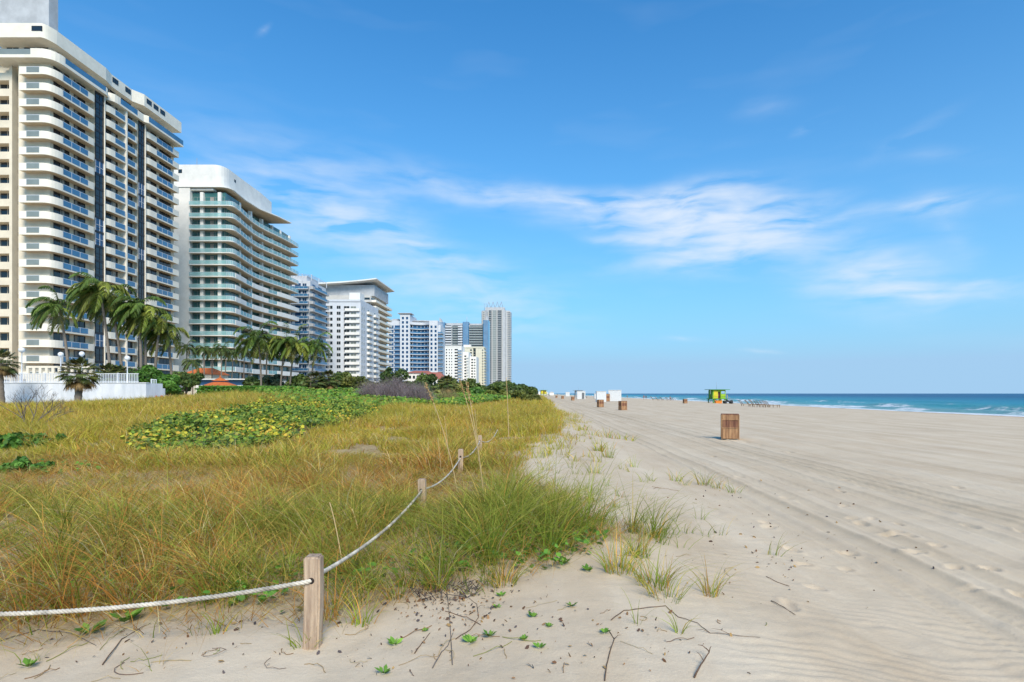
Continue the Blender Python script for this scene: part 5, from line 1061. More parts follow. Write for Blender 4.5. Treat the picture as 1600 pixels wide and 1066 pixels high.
# ---------------------------------------------------------------- palms
def palm_crown(nf, L0, rng, wind=(-.5, 0), droop=1.0, leaf=.55, kind='coco', cols=None, skirt=0):
    Vs = []; Fs = []; Cs = []; o = 0
    cols = cols or ((.14, .22, .04), (.20, .27, .045), (.29, .32, .055), (.10, .16, .03))
    for i in range(nf):
        az = i*2.39996+rng.normal(0, .15); up = 1.15-1.55*(i/nf)+rng.normal(0, .12)      # launch elevation
        if kind == 'fan': up = 1.4-2.3*(i/nf)+rng.normal(0, .1)
        L_ = L0*rng.uniform(.82, 1.1); n = 9 if kind == 'coco' else 5
        d = np.array([math.cos(az)*math.cos(up)+wind[0]*.75, math.sin(az)*math.cos(up)+wind[1], math.sin(up)]); d /= np.linalg.norm(d)
        p = np.zeros(3); pts = [p.copy()]; dirs = [d.copy()]
        for k in range(n):
            p = p+d*L_/n; pts.append(p.copy()); d = d+np.array([wind[0]*.10, wind[1]*.1, -.20*droop*(1+.15*k)]); d /= np.linalg.norm(d); dirs.append(d.copy())
        pts = np.array(pts); dirs = np.array(dirs)
        c0 = np.array(cols[rng.integers(0, len(cols))])*rng.uniform(.75, 1.25)
        if i > nf*(1-skirt): c0 = np.array((.26, .17, .07))*rng.uniform(.7, 1.2)
        elif i > nf*.8: c0 = c0*.6+np.array((.22, .17, .05))*.5
        # rachis
        side = np.cross(dirs, [0, 0, 1.]); side /= np.linalg.norm(side, axis=1, keepdims=True)+1e-6
        wr = (.035*(1-np.linspace(0, .85, n+1)))[:, None]
        V = np.stack([pts+side*wr, pts-side*wr], 1).reshape(-1, 3); F = np.array([[2*k, 2*k+1, 2*k+3, 2*k+2] for k in range(n)])
        Vs.append(V); Fs.append(F+o); Cs.append(np.tile(np.array((.20, .20, .07))*.9, (len(V), 1))); o += len(V)
        if kind == 'coco':
            m = 46; t = np.linspace(.10, .995, m); idx = (t*n).astype(int).clip(0, n-1); fr = (t*n-idx)[:, None]
            B = pts[idx]*(1-fr)+pts[idx+1]*fr; D = dirs[idx]; S = side[idx]
            ll = leaf*L0/3*np.sin(np.clip(t*1.02, 0, 1)*PI*.92+.16)**.6
            for sg in (-1, 1):
                dd = S*sg*.85+D*.55+np.array([wind[0]*.45, wind[1]*.4, 0])+np.array([0, 0, 1])*rng.normal(-.28, .16, m)[:, None]; dd /= np.linalg.norm(dd, axis=1, keepdims=True)
                mid = B+dd*(ll*.5)[:, None]; tip = B+dd*ll[:, None]+np.array([wind[0]*.2, 0, -1])*(ll*.38)[:, None]
                w = np.cross(dd, rng.normal(0, .3, (m, 3))+np.array([0, 0, 1.])); w /= np.linalg.norm(w, axis=1, keepdims=True); w *= .028*L0/3+.004
                V = np.stack([B+w, B-w, mid-w*1.1, tip, tip, mid+w*1.1], 1)
                V = np.stack([B+w*.6, B-w*.6, mid-w*1.2, mid+w*1.2, tip+w*.1, tip-w*.1], 1).reshape(-1, 3)
                bs = np.arange(m)*6; F = np.concatenate([np.stack([bs, bs+1, bs+2, bs+3], 1), np.stack([bs+3, bs+2, bs+5, bs+4], 1)])
                Vs.append(V); Fs.append(F+o); Cs.append(np.repeat(c0[None, :]*rng.uniform(.8, 1.2, (m, 1)), 6, 0)); o += len(V)
        else:      # fan blade: segments radiate from the end of the stalk
            e = pts[-1]; D = dirs[-1]; S = side[-1]; m = 22
            for a in np.linspace(-1.7, 1.7, m):
                dd = D*math.cos(a)+S*math.sin(a); ln = L0*.75*rng.uniform(.8, 1.05)*(.75+.25*math.cos(a)); w = np.cross(dd, [0, 0, 1.]); w = w/(np.linalg.norm(w)+1e-6)*.042*L0
                V = np.array([e+w*.3, e-w*.3, e+dd*ln*.6-w, e+dd*ln*.6+w, e+dd*ln+w*.1+[0, 0, -ln*.3], e+dd*ln-w*.1+[0, 0, -ln*.3]]); Vs.append(V); Fs.append(np.array([[0, 1, 2, 3], [3, 2, 5, 4]])+o); Cs.append(np.tile(c0*rng.uniform(.8, 1.2), (6, 1))); o += 6
    return np.concatenate(Vs), np.concatenate(Fs), np.concatenate(Cs)
CROWNS = {}
def crown_mesh(key):
    if key not in CROWNS:
        kind, sd = key; rng = np.random.default_rng(500+sd)
        if kind == 'coco': V, F, C = palm_crown(24, 4.6, rng, (-.62, -.1), 1.15)
        elif kind == 'coco2': V, F, C = palm_crown(20, 3.8, rng, (-.35, 0), 1.2)
        elif kind == 'royal': V, F, C = palm_crown(14, 2.6, rng, (-.3, 0), 1.1, cols=((.10, .15, .04), (.14, .18, .05), (.08, .12, .03)))
        else: V, F, C = palm_crown(64, .92, rng, (-.05, 0), .22, kind='fan', cols=((.13, .17, .05), (.17, .19, .05), (.09, .13, .04), (.22, .20, .07)), skirt=.2)
        CROWNS[key] = np_mesh('crown', V, F, PALMF, C)
    return CROWNS[key]
def palm(name, x, y, ztop, lean, kind, sd, lab, scale=1.0, r0=.19, group='palm trees along the buildings', base=None):
    z0 = H(x, y)-.1 if base is None else base
    o = empty(name, (x, y, z0), lab, 'palm tree', group); h = ztop-z0; n = 14; mb = MB()
    pts = [Vector((lean*(k/n)**1.6, .15*math.sin(k/n*3+sd), h*k/n)) for k in range(n+1)]
    rad = [r0*(1.35 if k == 0 else 1)*(1-.38*k/n)*(1+.06*(k % 2)) for k in range(n+1)]
    if kind == 'fan': rad = [r0*(1+.12*(k % 2))*(1-.1*k/n) for k in range(n+1)]
    mb.tube(pts, rad, 8); 
    if kind == 'royal': mb.tube([pts[-1]-Vector((0, 0, .9)), pts[-1]+Vector((0, 0, .2))], [.13, .08], 7, 1)
    link('trunk', mb.mesh('trunk', PBARK, mat('green_crownshaft', (.12, .2, .06)) if kind == 'royal' and 'green_crownshaft' not in bpy.data.materials else bpy.data.materials.get('green_crownshaft') or PBARK), o)
    c = link('crown', crown_mesh((kind, sd % 3)), o, pts[-1]); c.rotation_euler.z = (sd*1.3 % .5)-.25; c.scale = (scale,)*3
    return o
def wx(px, Y): return (px-840)/FOC*Y
def wz(py, Y): return EYE-(py-615)/FOC*Y
C_ = 'windswept coconut palm before the cream tower, '
for px, py, bx, Y, sd, sc, lab in ((92, 480, 108, 70, 0, .95, C_+'leftmost and standing alone'), (158, 455, 172, 70, 1, 1.12, C_+'with the highest crown'), (176, 470, 192, 72, 2, 1.05, C_+'right behind the highest crown'),
    (216, 480, 220, 72, 0, 1.05, C_+'left trunk of the dense middle pair'), (228, 490, 226, 73, 1, 1.0, C_+'right trunk of the dense middle pair'), (252, 505, 240, 74, 2, .95, C_+'slightly lower, leaning seaward'), (262, 520, 268, 76, 1, .95, C_+'rightmost at the building end')):
    palm('coconut_palm', wx(bx, Y), Y, wz(py, Y), wx(px, Y)-wx(bx, Y), 'coco', sd, lab, sc*.92)
D_ = 'tall coconut palm in front of the curved glass tower, '
for px, py, bx, Y, sd, sc, lab in ((403, 528, 408, 82, 0, 1.15, D_+'leftmost with the widest crown'), (447, 535, 437, 84, 1, 1.0, D_+'second, with a slanting trunk'), (462, 540, 452, 85, 2, 1.0, D_+'third, touching the second'), (494, 540, 484, 86, 0, .95, 'coconut palm with sparse drooping fronds before the plain white block'), (418, 540, 416, 92, 2, .9, D_+'half hidden behind the leftmost')):
    palm('coconut_palm', wx(bx, Y), Y, wz(py, Y), wx(px, Y)-wx(bx, Y), 'coco2', sd, lab, sc, .15)
for i, (px, py, Y) in enumerate(((290, 543, 105), (318, 545, 108), (331, 549, 112), (346, 545, 108), (352, 550, 118), (362, 552, 112), (380, 548, 116), (300, 566, 100))):
    palm('royal_palm', wx(px, Y), Y, wz(py, Y), .2, 'royal', i, ('slender palm below the curved glass tower, %s' % ('leftmost in the row', 'second from the left', 'third, slightly shorter', 'fourth, close to the fifth', 'fifth and shortest', 'sixth in the row', 'rightmost of the low row', 'very low beside the orange roof')[i]), 1.0, .13)
E_2 = 'stout fan palm '
for px, py, Y, sc, lab in ((124, 584, 50, 1.15, E_2+'with shaggy crown standing alone before the white wall'), (3, 568, 52, 1.05, E_2+'cut by the left edge before the white wall'), (493, 597, 74, 1.1, E_2+'at the right end of the clipped hedge'), (514, 594, 76, 1.1, E_2+'just right of the hedge end'), (503, 600, 80, .9, E_2+'small one between two taller ones at the hedge end'),
    (700, 600, 95, 1.2, E_2+'dark one on the dune left of the cream slab block'), (172, 590, 60, 1.2, E_2+'behind the white railing, left'), (186, 590, 61, 1.1, E_2+'behind the white railing, right')):
    palm('fan_palm', wx(px, Y), Y, wz(py, Y), -.1, 'fan', int(px), lab, sc, .27 if Y < 60 else .16, 'fan palms on the dune')

# ---------------------------------------------------------------- leafy trees, hedges, brush
def leafy(name, x, y, w, h, lab, cat='tree', group=None, cols=None, n=2600, leaf=.22, seed=0, low=.15, dep=None, z0=None, trunk=True, lumps=16, kind=None):
    rng = np.random.default_rng(seed+77); z0 = H(x, y)-.1 if z0 is None else z0; dep = dep or w
    cols = cols or ((.07, .12, .03), (.095, .155, .035), (.13, .185, .04), (.055, .09, .025), (.17, .20, .05))
    cc = rng.uniform(-1, 1, (lumps, 3)); cc[:, 0] *= w*.36; cc[:, 1] *= dep*.36; cc[:, 2] = h*(low+(.92-low)*rng.random(lumps)*(1-.35*(np.abs(cc[:, 0])/(w*.5))**2)); rr = rng.uniform(.13, .26, lumps)*min(w, h*1.6)
    i = rng.integers(0, lumps, n); d = rng.normal(size=(n, 3)); d /= np.linalg.norm(d, axis=1, keepdims=True); q = rng.uniform(.55, 1.05, n)[:, None]
    P = cc[i]+d*q*rr[i][:, None]*np.array([1, 1, .75]); P[:, 2] = np.clip(P[:, 2], .05, h*1.05)
    nrm = d*.6+rng.normal(0, .6, (n, 3)); nrm[:, 2] += .3
    lc = np.array(cols)[rng.integers(0, len(cols), lumps)]; C = lc[i]*.6+np.array(cols)[rng.integers(0, len(cols), n)]*.4; C = C*rng.uniform(.7, 1.3, (n, 1))
    V, F, C = disc_leaves(P, rng.uniform(.6, 1.3, n)*leaf, nrm, C, 5, .3, 1.5, rng)
    o = empty(name, (x, y, z0), lab, cat, group)
    link('crown', np_mesh('crown', V, F, LEAF, C), o)
    if trunk:
        mb = MB(); mb.tube([(0, 0, -.1), (.05*w, 0, h*.3), (0, 0, h*.6)], [.05*h**.7, .035*h**.7, .015*h**.7], 7)
        for k in range(5): p = Vector(cc[k]); mb.tube([(0.03*w, 0, h*.25), (p.x*.5, p.y*.5, h*.25+(p.z-h*.25)*.6), p], [.022*h**.7, .015*h**.7, .006*h**.7], 5)
        link('trunk', mb.mesh('trunk', BARK), o)
    return o
TR = [ # px centre, top py, width px, distance, label, seed
 (262, 585, 40, 62, 'bright green rounded shrub at the corner behind the white wall', 1, 'b'), (290, 577, 36, 66, 'dark layered tree right beside the white wall end', 2, 'd'), (225, 572, 70, 70, 'long green shrub mass behind the white railing', 3, 'b'),
 (175, 575, 44, 72, 'fine leaved dark shrub behind the white railing, below the palms', 4, 'd'), (398, 590, 40, 84, 'dark bush right of the orange roofed pavilion', 5, 'd'), (430, 586, 44, 88, 'grey green bush under the coconut palm trunks', 6, 'g'),
 (465, 586, 40, 86, 'rounded bush right of the palm trunks', 7, 'd'), (540, 582, 40, 100, 'dark palmetto like bush at the foot of the plain white block', 8, 'd'), (572, 590, 60, 90, 'yellow green bush behind the bare purple brush, left part', 9, 'y'),
 (608, 564, 22, 130, 'taller dark tree rising before the plain white block', 10, 'd'), (625, 580, 60, 110, 'broad dark tree left of the red roofed house', 11, 'd'), (520, 590, 40, 104, 'low dark bush between the fan palms and the bare brush', 12, 'd'),
 (662, 584, 50, 120, 'dark round tree before the low red roof', 13, 'd'), (735, 588, 30, 150, 'dark tree left of the tall grey tower foot', 15, 'd'),
 (700, 592, 46, 105, 'olive green tree beside the dark fan palm', 14, 'y'), (765, 598, 40, 170, 'dark tree below the tall grey tower', 16, 'd'), (790, 596, 36, 230, 'dark tree at the right foot of the tall grey tower', 17, 'd'),
 (812, 602, 30, 290, 'low dark tree right of the tall grey tower', 18, 'd'), (830, 606, 24, 360, 'low hazy tree where the dune line runs out', 19, 'd'), (805, 612, 60, 120, 'wide low green bush on the dune crest near the beach', 20, 'y'), (775, 611, 40, 110, 'low green bush left of the crest bush', 21, 'y'), (745, 607, 40, 110, 'rounded green dune bush below the tall grey tower', 22, 'b'), (830, 616, 36, 105, 'small outermost bush on the dune crest', 23, 'y')]
TC = {'b': ((.09, .21, .03), (.12, .26, .035), (.07, .16, .03)), 'd': None, 'g': ((.10, .13, .07), (.13, .16, .08), (.08, .10, .05)), 'y': ((.17, .20, .04), (.12, .15, .035), (.22, .22, .05))}
for px, py, wp_, Y, lab, sd, cc in TR:
    x = wx(px, Y); z0 = H(x, Y)-.1; hh = max(1.2, wz(py, Y)-z0); leafy('leafy_tree' if hh > 3.4 else 'leafy_bush', x, Y, wp_/FOC*Y, hh, lab, 'tree' if hh > 3.4 else 'bush', 'trees and bushes behind the dune', TC[cc], int(2200+wp_*30), .30*(Y/80)**.8, sd, .12)
# clipped hedge
def hedge():
    rng = np.random.default_rng(8); n = 26000; a = Vector((wx(312, 72), 72)); b = Vector((wx(492, 78), 78)); t = rng.random(n); s = rng.uniform(-.7, .7, n); d = (b-a).normalized()
    x = a.x+(b.x-a.x)*t-d.y*s; y = a.y+(b.y-a.y)*t+d.x*s; z0 = .9; z = z0+np.where(rng.random(n) < .5, 1.95+rng.normal(0, .04, n), rng.uniform(0, 1.95, n)); s_edge = z < 2.7; y = np.where(s_edge, y-(s+.7)*d.x+rng.normal(0, .05, n), y)
    nrm = rng.normal(0, .5, (n, 3)); nrm[:, 2] += .6; nrm[:, 1] -= .5
    V, F, C = disc_leaves(np.stack([x, y, z], -1), rng.uniform(.12, .22, n), nrm, lcol(((.10, .24, .03), (.13, .29, .035), (.08, .19, .03)), n, rng), 5, .2, 1.3, rng)
    c = Vector((a.x, a.y, 0)); o = link('hedge', np_mesh('hedge', V-np.array(c), F, LEAF, C), None, c); tag(o, 'long clipped bright green hedge below the palms', 'hedge')
hedge()
def brush(name, px, py, wp_, Y, lab, n=900, col=((.24, .19, .20), (.30, .25, .25), (.20, .15, .15)), seed=0, hfac=1):
    rng = np.random.default_rng(seed+9); x = wx(px, Y); z0 = H(x, Y)-.1; w = wp_/FOC*Y; h = (wz(py, Y)-z0)*hfac
    bx = rng.uniform(-.5, .5, n)*w; by = rng.uniform(-.5, .5, n)*w*.6; env = h*(1-.55*(np.abs(bx)/(w*.5))**2.2)
    P = np.stack([bx*.8, by, np.zeros(n)], -1); c = lcol(col, n, rng)
    V, F, C = blades(P, env*rng.uniform(.5, 1.08, n), np.full(n, .028*Y/60), rng.uniform(0, 6.28, n), np.abs(rng.normal(.15, .15, n)), np.abs(rng.normal(.15, .15, n)), np.full(n, .02), 4, c, c*1.15, rng=rng)
    V2 = []
    # side twigs
    m = n*5; j = rng.integers(0, n, m); t = rng.uniform(.3, 1, m); hh = env[j]*rng.uniform(.5, 1, m)*t
    P2 = np.stack([P[j, 0]+rng.normal(0, .12, m)*h, P[j, 1]+rng.normal(0, .12, m)*h, hh], -1)
    c2 = lcol(col, m, rng); b2 = blades(P2, np.full(m, h*.16)*rng.uniform(.5, 1.4, m), np.full(m, .018*Y/60), rng.uniform(0, 6.28, m), np.abs(rng.normal(.8, .5, m)), np.zeros(m), np.zeros(m), 2, c2, c2*1.1, rng=rng)
    V, F, C = join([(V, F, C), b2]); o = link(name, np_mesh(name, V, F, TWIG, C), None, (x, Y, z0)); tag(o, lab, 'bush', 'bare leafless brush on the dune'); return o
brush('bare_brush', 585, 592, 62, 62, 'left and lowest of the bare purple grey bushes', 700, seed=1); brush('bare_brush', 618, 589, 66, 60, 'widest bare purple grey bush in the middle', 900, seed=2); brush('bare_brush', 652, 596, 50, 58, 'right bare purple grey bush sloping to the green strip', 700, seed=3)
brush('dry_brush', 700, 605, 50, 66, 'tawny dry bush beside the dark fan palm', 350, ((.22, .20, .08), (.28, .22, .10)), 5)
# dead branching shrub left
def dead_shrub():
    X, Y, Z = G(46, 676); mb = MB(); r = random.Random(12)
    def br(p, d, L_, rad, k):
        q = p+d*L_; mid = p.lerp(q, .5)+Vector((r.uniform(-.05, .05), r.uniform(-.05, .05), 0))*L_; mb.tube([p, mid, q], [rad, rad*.8, rad*.6], 5, cap=False)
        if k == 0: return
        for j in range(r.choice((2, 3))): nd = (d+Vector((r.uniform(-.7, .7), r.uniform(-.6, .6), r.uniform(-.25, .45)))).normalized(); br(q, nd, L_*r.uniform(.6, .85), rad*.62, k-1)
    for a in ((-.5, 0, 1), (.1, .2, 1), (.6, 0, .8), (-.1, -.3, 1.1), (.9, .1, .6)): br(Vector((0, 0, 0)), Vector(a).normalized(), .62, .026, 4)
    o = mb.build('dead_shrub', TWG, None, (X, Y, Z)); tag(o, 'leafless grey branching shrub at the left, above a green fern patch', 'dead shrub')
dead_shrub()
leafy('green_fern_bush', *G(44, 700)[:2], 1.7, .5, 'low bright green ferny patch under the leafless shrub', 'bush', None, TC['b'], 1500, .09, 50, .05, None, None, False, 20)
leafy('green_fern_bush', *G(20, 742)[:2], 1.3, .35, 'low dark green clump at the left edge', 'bush', None, TC['b'], 900, .08, 51, .05, None, None, False, 14)
# ---------------------------------------------------------------- rope fence
POSTW = mat('weathered_post_wood', (.56, .42, .29), .85, .25, 2.2, .5, 30, stretch=(14, 14, 1), c2=(.30, .20, .14)); ROPE = mat('cream_rope', (.66, .60, .50), .9, .3, 6, .3, 200); HOLE = mat('dark_drilled_hole', (.03, .022, .018), .95, 0)
POSTS = [(-1.50, 3.80, .92, .62), (-1.66, 8.2, .77, .55), (-1.60, 11.8, .85, .52), (-1.60, 15.8, .84, .50)]
def post(x, y, ztop, lab, rz, tilt):
    z0 = H(x, y); o = empty('rope_post', (x, y, z0), lab, 'post', 'wooden rope posts along the dune', rz); h = ztop-z0; s = .052
    bm = bmesh.new(); bmesh.ops.create_cube(bm, size=1)
    for v in bm.verts: v.co = Vector((v.co.x*2*s, v.co.y*2*s, -.5 if v.co.z < 0 else h))
    bmesh.ops.bevel(bm, geom=[e for e in bm.edges], offset=.012, segments=3, affect='EDGES')
    bmesh.ops.subdivide_edges(bm, edges=[e for e in bm.edges if abs(e.verts[0].co.z-e.verts[1].co.z) > .3], cuts=14)
    for v in bm.verts: v.co.x += .003*math.sin(v.co.z*9+x); v.co.y += .003*math.sin(v.co.z*7)
    for f in bm.faces: f.smooth = False
    me = bpy.data.meshes.new('wood'); bm.to_mesh(me); bm.free(); me.materials.append(POSTW); w = link('wood', me, o)
    # drilled hole ring on the faces the rope goes through
    mb = MB(); zc = h-.155
    mb.tube([(0, -s-.0012, zc), (0, -s+.01, zc)], .021, 14, 0)
    hl = mb.build('rope_hole', HOLE, o); o.rotation_euler.y = tilt; return o
PL = ['nearest rope post, thick and weathered, at the sand edge', 'second rope post, standing in the grass', 'third rope post, grey and half sunk in grass', 'last visible rope post, hidden by tall stalks']
for (x, y, z, d), lab, rz, tl in zip(POSTS, PL, (.05, -.1, .08, .02), (.012, -.02, .01, 0)): post(x, y, z, lab, rz, tl)
def rope():
    A = [Vector((-6.2, 3.65, .80)), Vector((-1.50, 3.80-.06, .765)), Vector((-1.50, 3.80+.06, .765)), Vector((-1.66, 8.2-.06, .61)), Vector((-1.66, 8.26, .61)), Vector((-1.60, 11.74, .66)), Vector((-1.60, 11.86, .66)), Vector((-1.6, 15.74, .68)), Vector((-1.6, 15.9, .68)), Vector((-1.55, 22, .60))]
    sag = [.22, 0, .10, 0, .12, 0, .12, 0, .2]; pts = []
    for i in range(len(A)-1):
        a, b = A[i], A[i+1]; L_ = (b-a).length; n = max(1, int(L_/(.012 if i < 3 else .05)))
        for k in range(n): t = k/n; p = a.lerp(b, t); p.z -= sag[i]*4*t*(1-t)*(1 if i else 1); pts.append(p)
    pts.append(A[-1]); mb = MB(); s = 0; R0 = .0075; acc = [0]
    for i in range(1, len(pts)): acc.append(acc[-1]+(pts[i]-pts[i-1]).length)
    for ph in range(3):
        q = []
        for i, p in enumerate(pts):
            d = (pts[min(i+1, len(pts)-1)]-pts[max(i-1, 0)]).normalized(); x = d.cross(Vector((0, 0, 1))).normalized(); y = d.cross(x); a = acc[i]*2*PI/.085+ph*2*PI/3
            q.append(p+(x*math.cos(a)+y*math.sin(a))*R0)
        mb.tube(q, .0088, 6)
    o = mb.build('rope', ROPE, None, (0, 0, 0)); tag(o, 'twisted cream rope sagging from post to post', 'rope')
rope()

# ---------------------------------------------------------------- white wall, railing, lamps
WP = mat('white_painted_wall', (.76, .78, .82), .8, .05, .9, .2, 3, stretch=(1, 1, .3), c2=(.56, .60, .65)); WM = mat('white_painted_metal', (.75, .77, .80), .5, .05, 3)
def pool_wall():
    o = empty('white_wall', (-45, 56, .5), 'long white retaining wall with stepped right end behind the dune', 'wall')
    mb = MB(); mb.box(-75+45, wx(228, 56)+45, 0, .4, -1.5, wz(599, 56)-.5); mb.box(wx(228, 56)+45, wx(258, 60)+45, 2.5, 2.9, -1.5, wz(607, 59)-.5); mb.box(wx(228, 56)+45-.4, wx(228, 56)+45, .4, 2.5, -1.5, wz(599, 56)-.5-.002)
    link('wall_panel', mb.mesh('wall_panel', WP), o)
    mb = MB(); mb.box(-75+45, wx(228, 56)+45.05, -.05, .45, wz(599, 56)-.498, wz(599, 56)-.42); link('coping', mb.mesh('coping', WM), o)
    zt = wz(599, 56)-.42; z1 = wz(584, 57)-.5
    def rail(x0, x1, y, z0, z1):
        mb = MB(); mb.box(x0, x1, y, y+.06, z1-.06, z1); mb.box(x0, x1, y, y+.06, z0+.08, z0+.13); x = x0
        while x < x1: mb.box(x, x+.045, y+.005, y+.05, z0+.001, z1-.061); x += .16
        x = x0
        while x < x1+.1: mb.box(x-.05, x+.05, y-.02, y+.08, z0, z1+.05); x += 2.4
        return mb
    link('railing', rail(-75+45, wx(226, 57)+45, .12, zt, z1).mesh('railing', WM), o); 
    link('railing', rail(wx(230, 58)+45, wx(258, 60)+45, 2.62, wz(607, 59)-.5, wz(593, 59)-.5).mesh('railing', WM), o)
    d = empty('pool_terrace', (-60, 62, wz(599, 56)), 'pale raised terrace slab behind the white wall', 'terrace'); d['kind'] = 'structure'
pool_wall()
t = MB(); t.prism([(-92, 56.45), (wx(227, 57)-.5, 56.45), (wx(225, 60)-.5, 60), (-66, 95), (-92, 95)], .4, wz(600, 56)); tag(t.build('terrace', WP), 'raised terrace behind the white wall', 'terrace', kind='structure')
for ob in [o for o in COL.objects if o.name.startswith('pool_terrace')]: bpy.data.objects.remove(ob)
GLOBE = mat('opal_globe', (.78, .78, .76), .25, .03, 1); 
def lamp(px, py, Y, lab, zb):
    x = wx(px, Y); z1 = wz(py, Y); o = empty('globe_lamp', (x, Y, zb), lab, 'street lamp', 'white globe lamps on the terrace'); mb = MB()
    mb.lathe([(.11, 0), (.11, .12), (.05, .2), (.05, z1-zb-.3), (.09, z1-zb-.25), (.09, z1-zb-.18)], seg=10); link('pole', mb.mesh('pole', WM), o)
    mb = MB(); r = .27; mb.lathe([(.09, -r)]+[(r*math.cos(a), r*math.sin(a)) for a in [k*PI/10-PI/2+.35 for k in range(9)]]+[(.01, r)], (0, 0, z1-zb), 14); link('globe', mb.mesh('globe', GLOBE), o)
zt = wz(599, 56)
lamp(34, 547, 57, 'nearest globe lamp, large, near the left edge', zt); lamp(95, 554, 62, 'globe lamp whose pole stands left of the shaggy fan palm', zt); lamp(128, 553, 64, 'globe lamp peeking over the shaggy fan palm', zt); lamp(199, 560, 60, 'globe lamp near the right end of the railing', zt)
# terrace cream arcade and parked dark umbrella shape behind the railing
a = empty('low_arcade', (wx(80, 90), 90, zt), 'low cream balustrade wall behind the white railing', 'wall'); mb = MB(); z1 = wz(572, 90)-zt
mb.box(-4, 6, 0, .3, z1-.3, z1); mb.box(-4, 6, 0, .3, 0, z1-1.3)
for k in range(11): mb.box(-4+k, -3.6+k, .02, .28, z1-1.3, z1-.3)
link('balustrade', mb.mesh('balustrade', CREAM), a)
# red valve fittings at the wall end
RED = mat('red_paint', (.55, .05, .03), .4, .1, 5)
for px, lab in ((243, 'red capped pipe fitting at the foot of the white wall end, left one'), (253, 'red capped pipe fitting at the foot of the white wall end, right one')):
    Y = 57.5; x = wx(px, Y); z = H(x, Y); o = empty('pipe_fitting', (x, Y, z), lab, 'pipe fitting', 'red fittings by the white wall'); mb = MB(); h = wz(618, Y)-z
    mb.lathe([(.06, 0), (.06, h-.25), (.12, h-.22), (.15, h-.12), (.10, h-.02), (.02, h)], seg=10); link('pipe', mb.mesh('pipe', RED), o); mb = MB(); mb.tube([(0, 0, h-.3), (.22, 0, h-.32)], [.06, .07], 8); link('outlet', mb.mesh('outlet', RED), o)

# ---------------------------------------------------------------- gazebo with orange roof, low buildings
ORG = mat('orange_roof_tile', (.62, .17, .04), .7, .2, 3, .5, 6, c2=(.42, .10, .03)); POSTC = mat('dark_timber', (.10, .07, .05), .8)
def pavilion():
    Y = 80; x = wx(344, Y); z = H(x, Y); o = empty('gazebo', (x, Y, z), 'open pavilion with stepped bright orange hipped roof', 'gazebo')
    ze = wz(605, Y)-z; z1 = wz(597, Y)-z; zt_ = wz(590, Y)-z; hw = 31/FOC*Y
    def hip(mb, w, z0, w2, z1_, n=8):
        v = [(w*math.cos(2*PI*(k+.5)/n), w*math.sin(2*PI*(k+.5)/n), z0) for k in range(n)]+[(w2*math.cos(2*PI*(k+.5)/n), w2*math.sin(2*PI*(k+.5)/n), z1_) for k in range(n)]
        mb.add(v, [(k, (k+1) % n, n+(k+1) % n, n+k) for k in range(n)]+[tuple(range(n-1, -1, -1)), tuple(range(n, 2*n))])
    mb = MB(); hip(mb, hw, ze, hw*.32, z1); hip(mb, hw*.40, z1+.15, .08, zt_); r = link('roof', mb.mesh('roof', ORG), o)
    mb = MB(); mb.lathe([(.06, 0), (.12, .08), (.02, .3)], (0, 0, zt_), 8); link('finial', mb.mesh('finial', ORG), r)
    for k in range(8): mb = MB(); a = 2*PI*(k+.5)/8; mb.box(math.cos(a)*hw*.8-.09, math.cos(a)*hw*.8+.09, math.sin(a)*hw*.8-.09, math.sin(a)*hw*.8+.09, 0, ze); link('post', mb.mesh('post', POSTC), o)
pavilion()
o = empty('pool_house', (wx(310, 112), 112, 1), 'small cream house with orange roof behind the dark layered tree', 'house'); mb = MB(); mb.box(-3, 2.6, 0, 6, -.5, wz(585, 112)-1); link('wall', mb.mesh('wall', CREAM), o)
mb = MB(); z0 = wz(585, 112)-1; z1 = wz(574, 112)-1; mb.add([(-3.3, -.3, z0), (2.9, -.3, z0), (2.9, 6.3, z0), (-3.3, 6.3, z0), (-1.6, 3, z1), (1.2, 3, z1)], [(0, 3, 2, 1), (0, 1, 5, 4), (1, 2, 5), (2, 3, 4, 5), (3, 0, 4)]); link('roof', mb.mesh('roof', ORG), o)
o = empty('beach_pavilion', (wx(360, 100), 100, 1), 'low flat roofed building with a dark window band behind the orange gazebo', 'pavilion'); mb = MB(); mb.box(-6, 3.8, 0, 6, -.5, wz(602, 100)-1); link('wall', mb.mesh('wall', WHITE), o)
mb = MB(); mb.box(-6, 3.8, .1, 5.9, wz(602, 100)-1, wz(593.5, 100)-1); link('window_band', mb.mesh('window_band', GLN), o)
mb = MB(); mb.box(-6.4, 4.3, -.5, 6.4, wz(593.5, 100)-1, wz(592, 100)-1); link('roof', mb.mesh('roof', WHITE), o)
REDR = mat('faded_red_roof', (.40, .14, .10), .8, .15, 2)
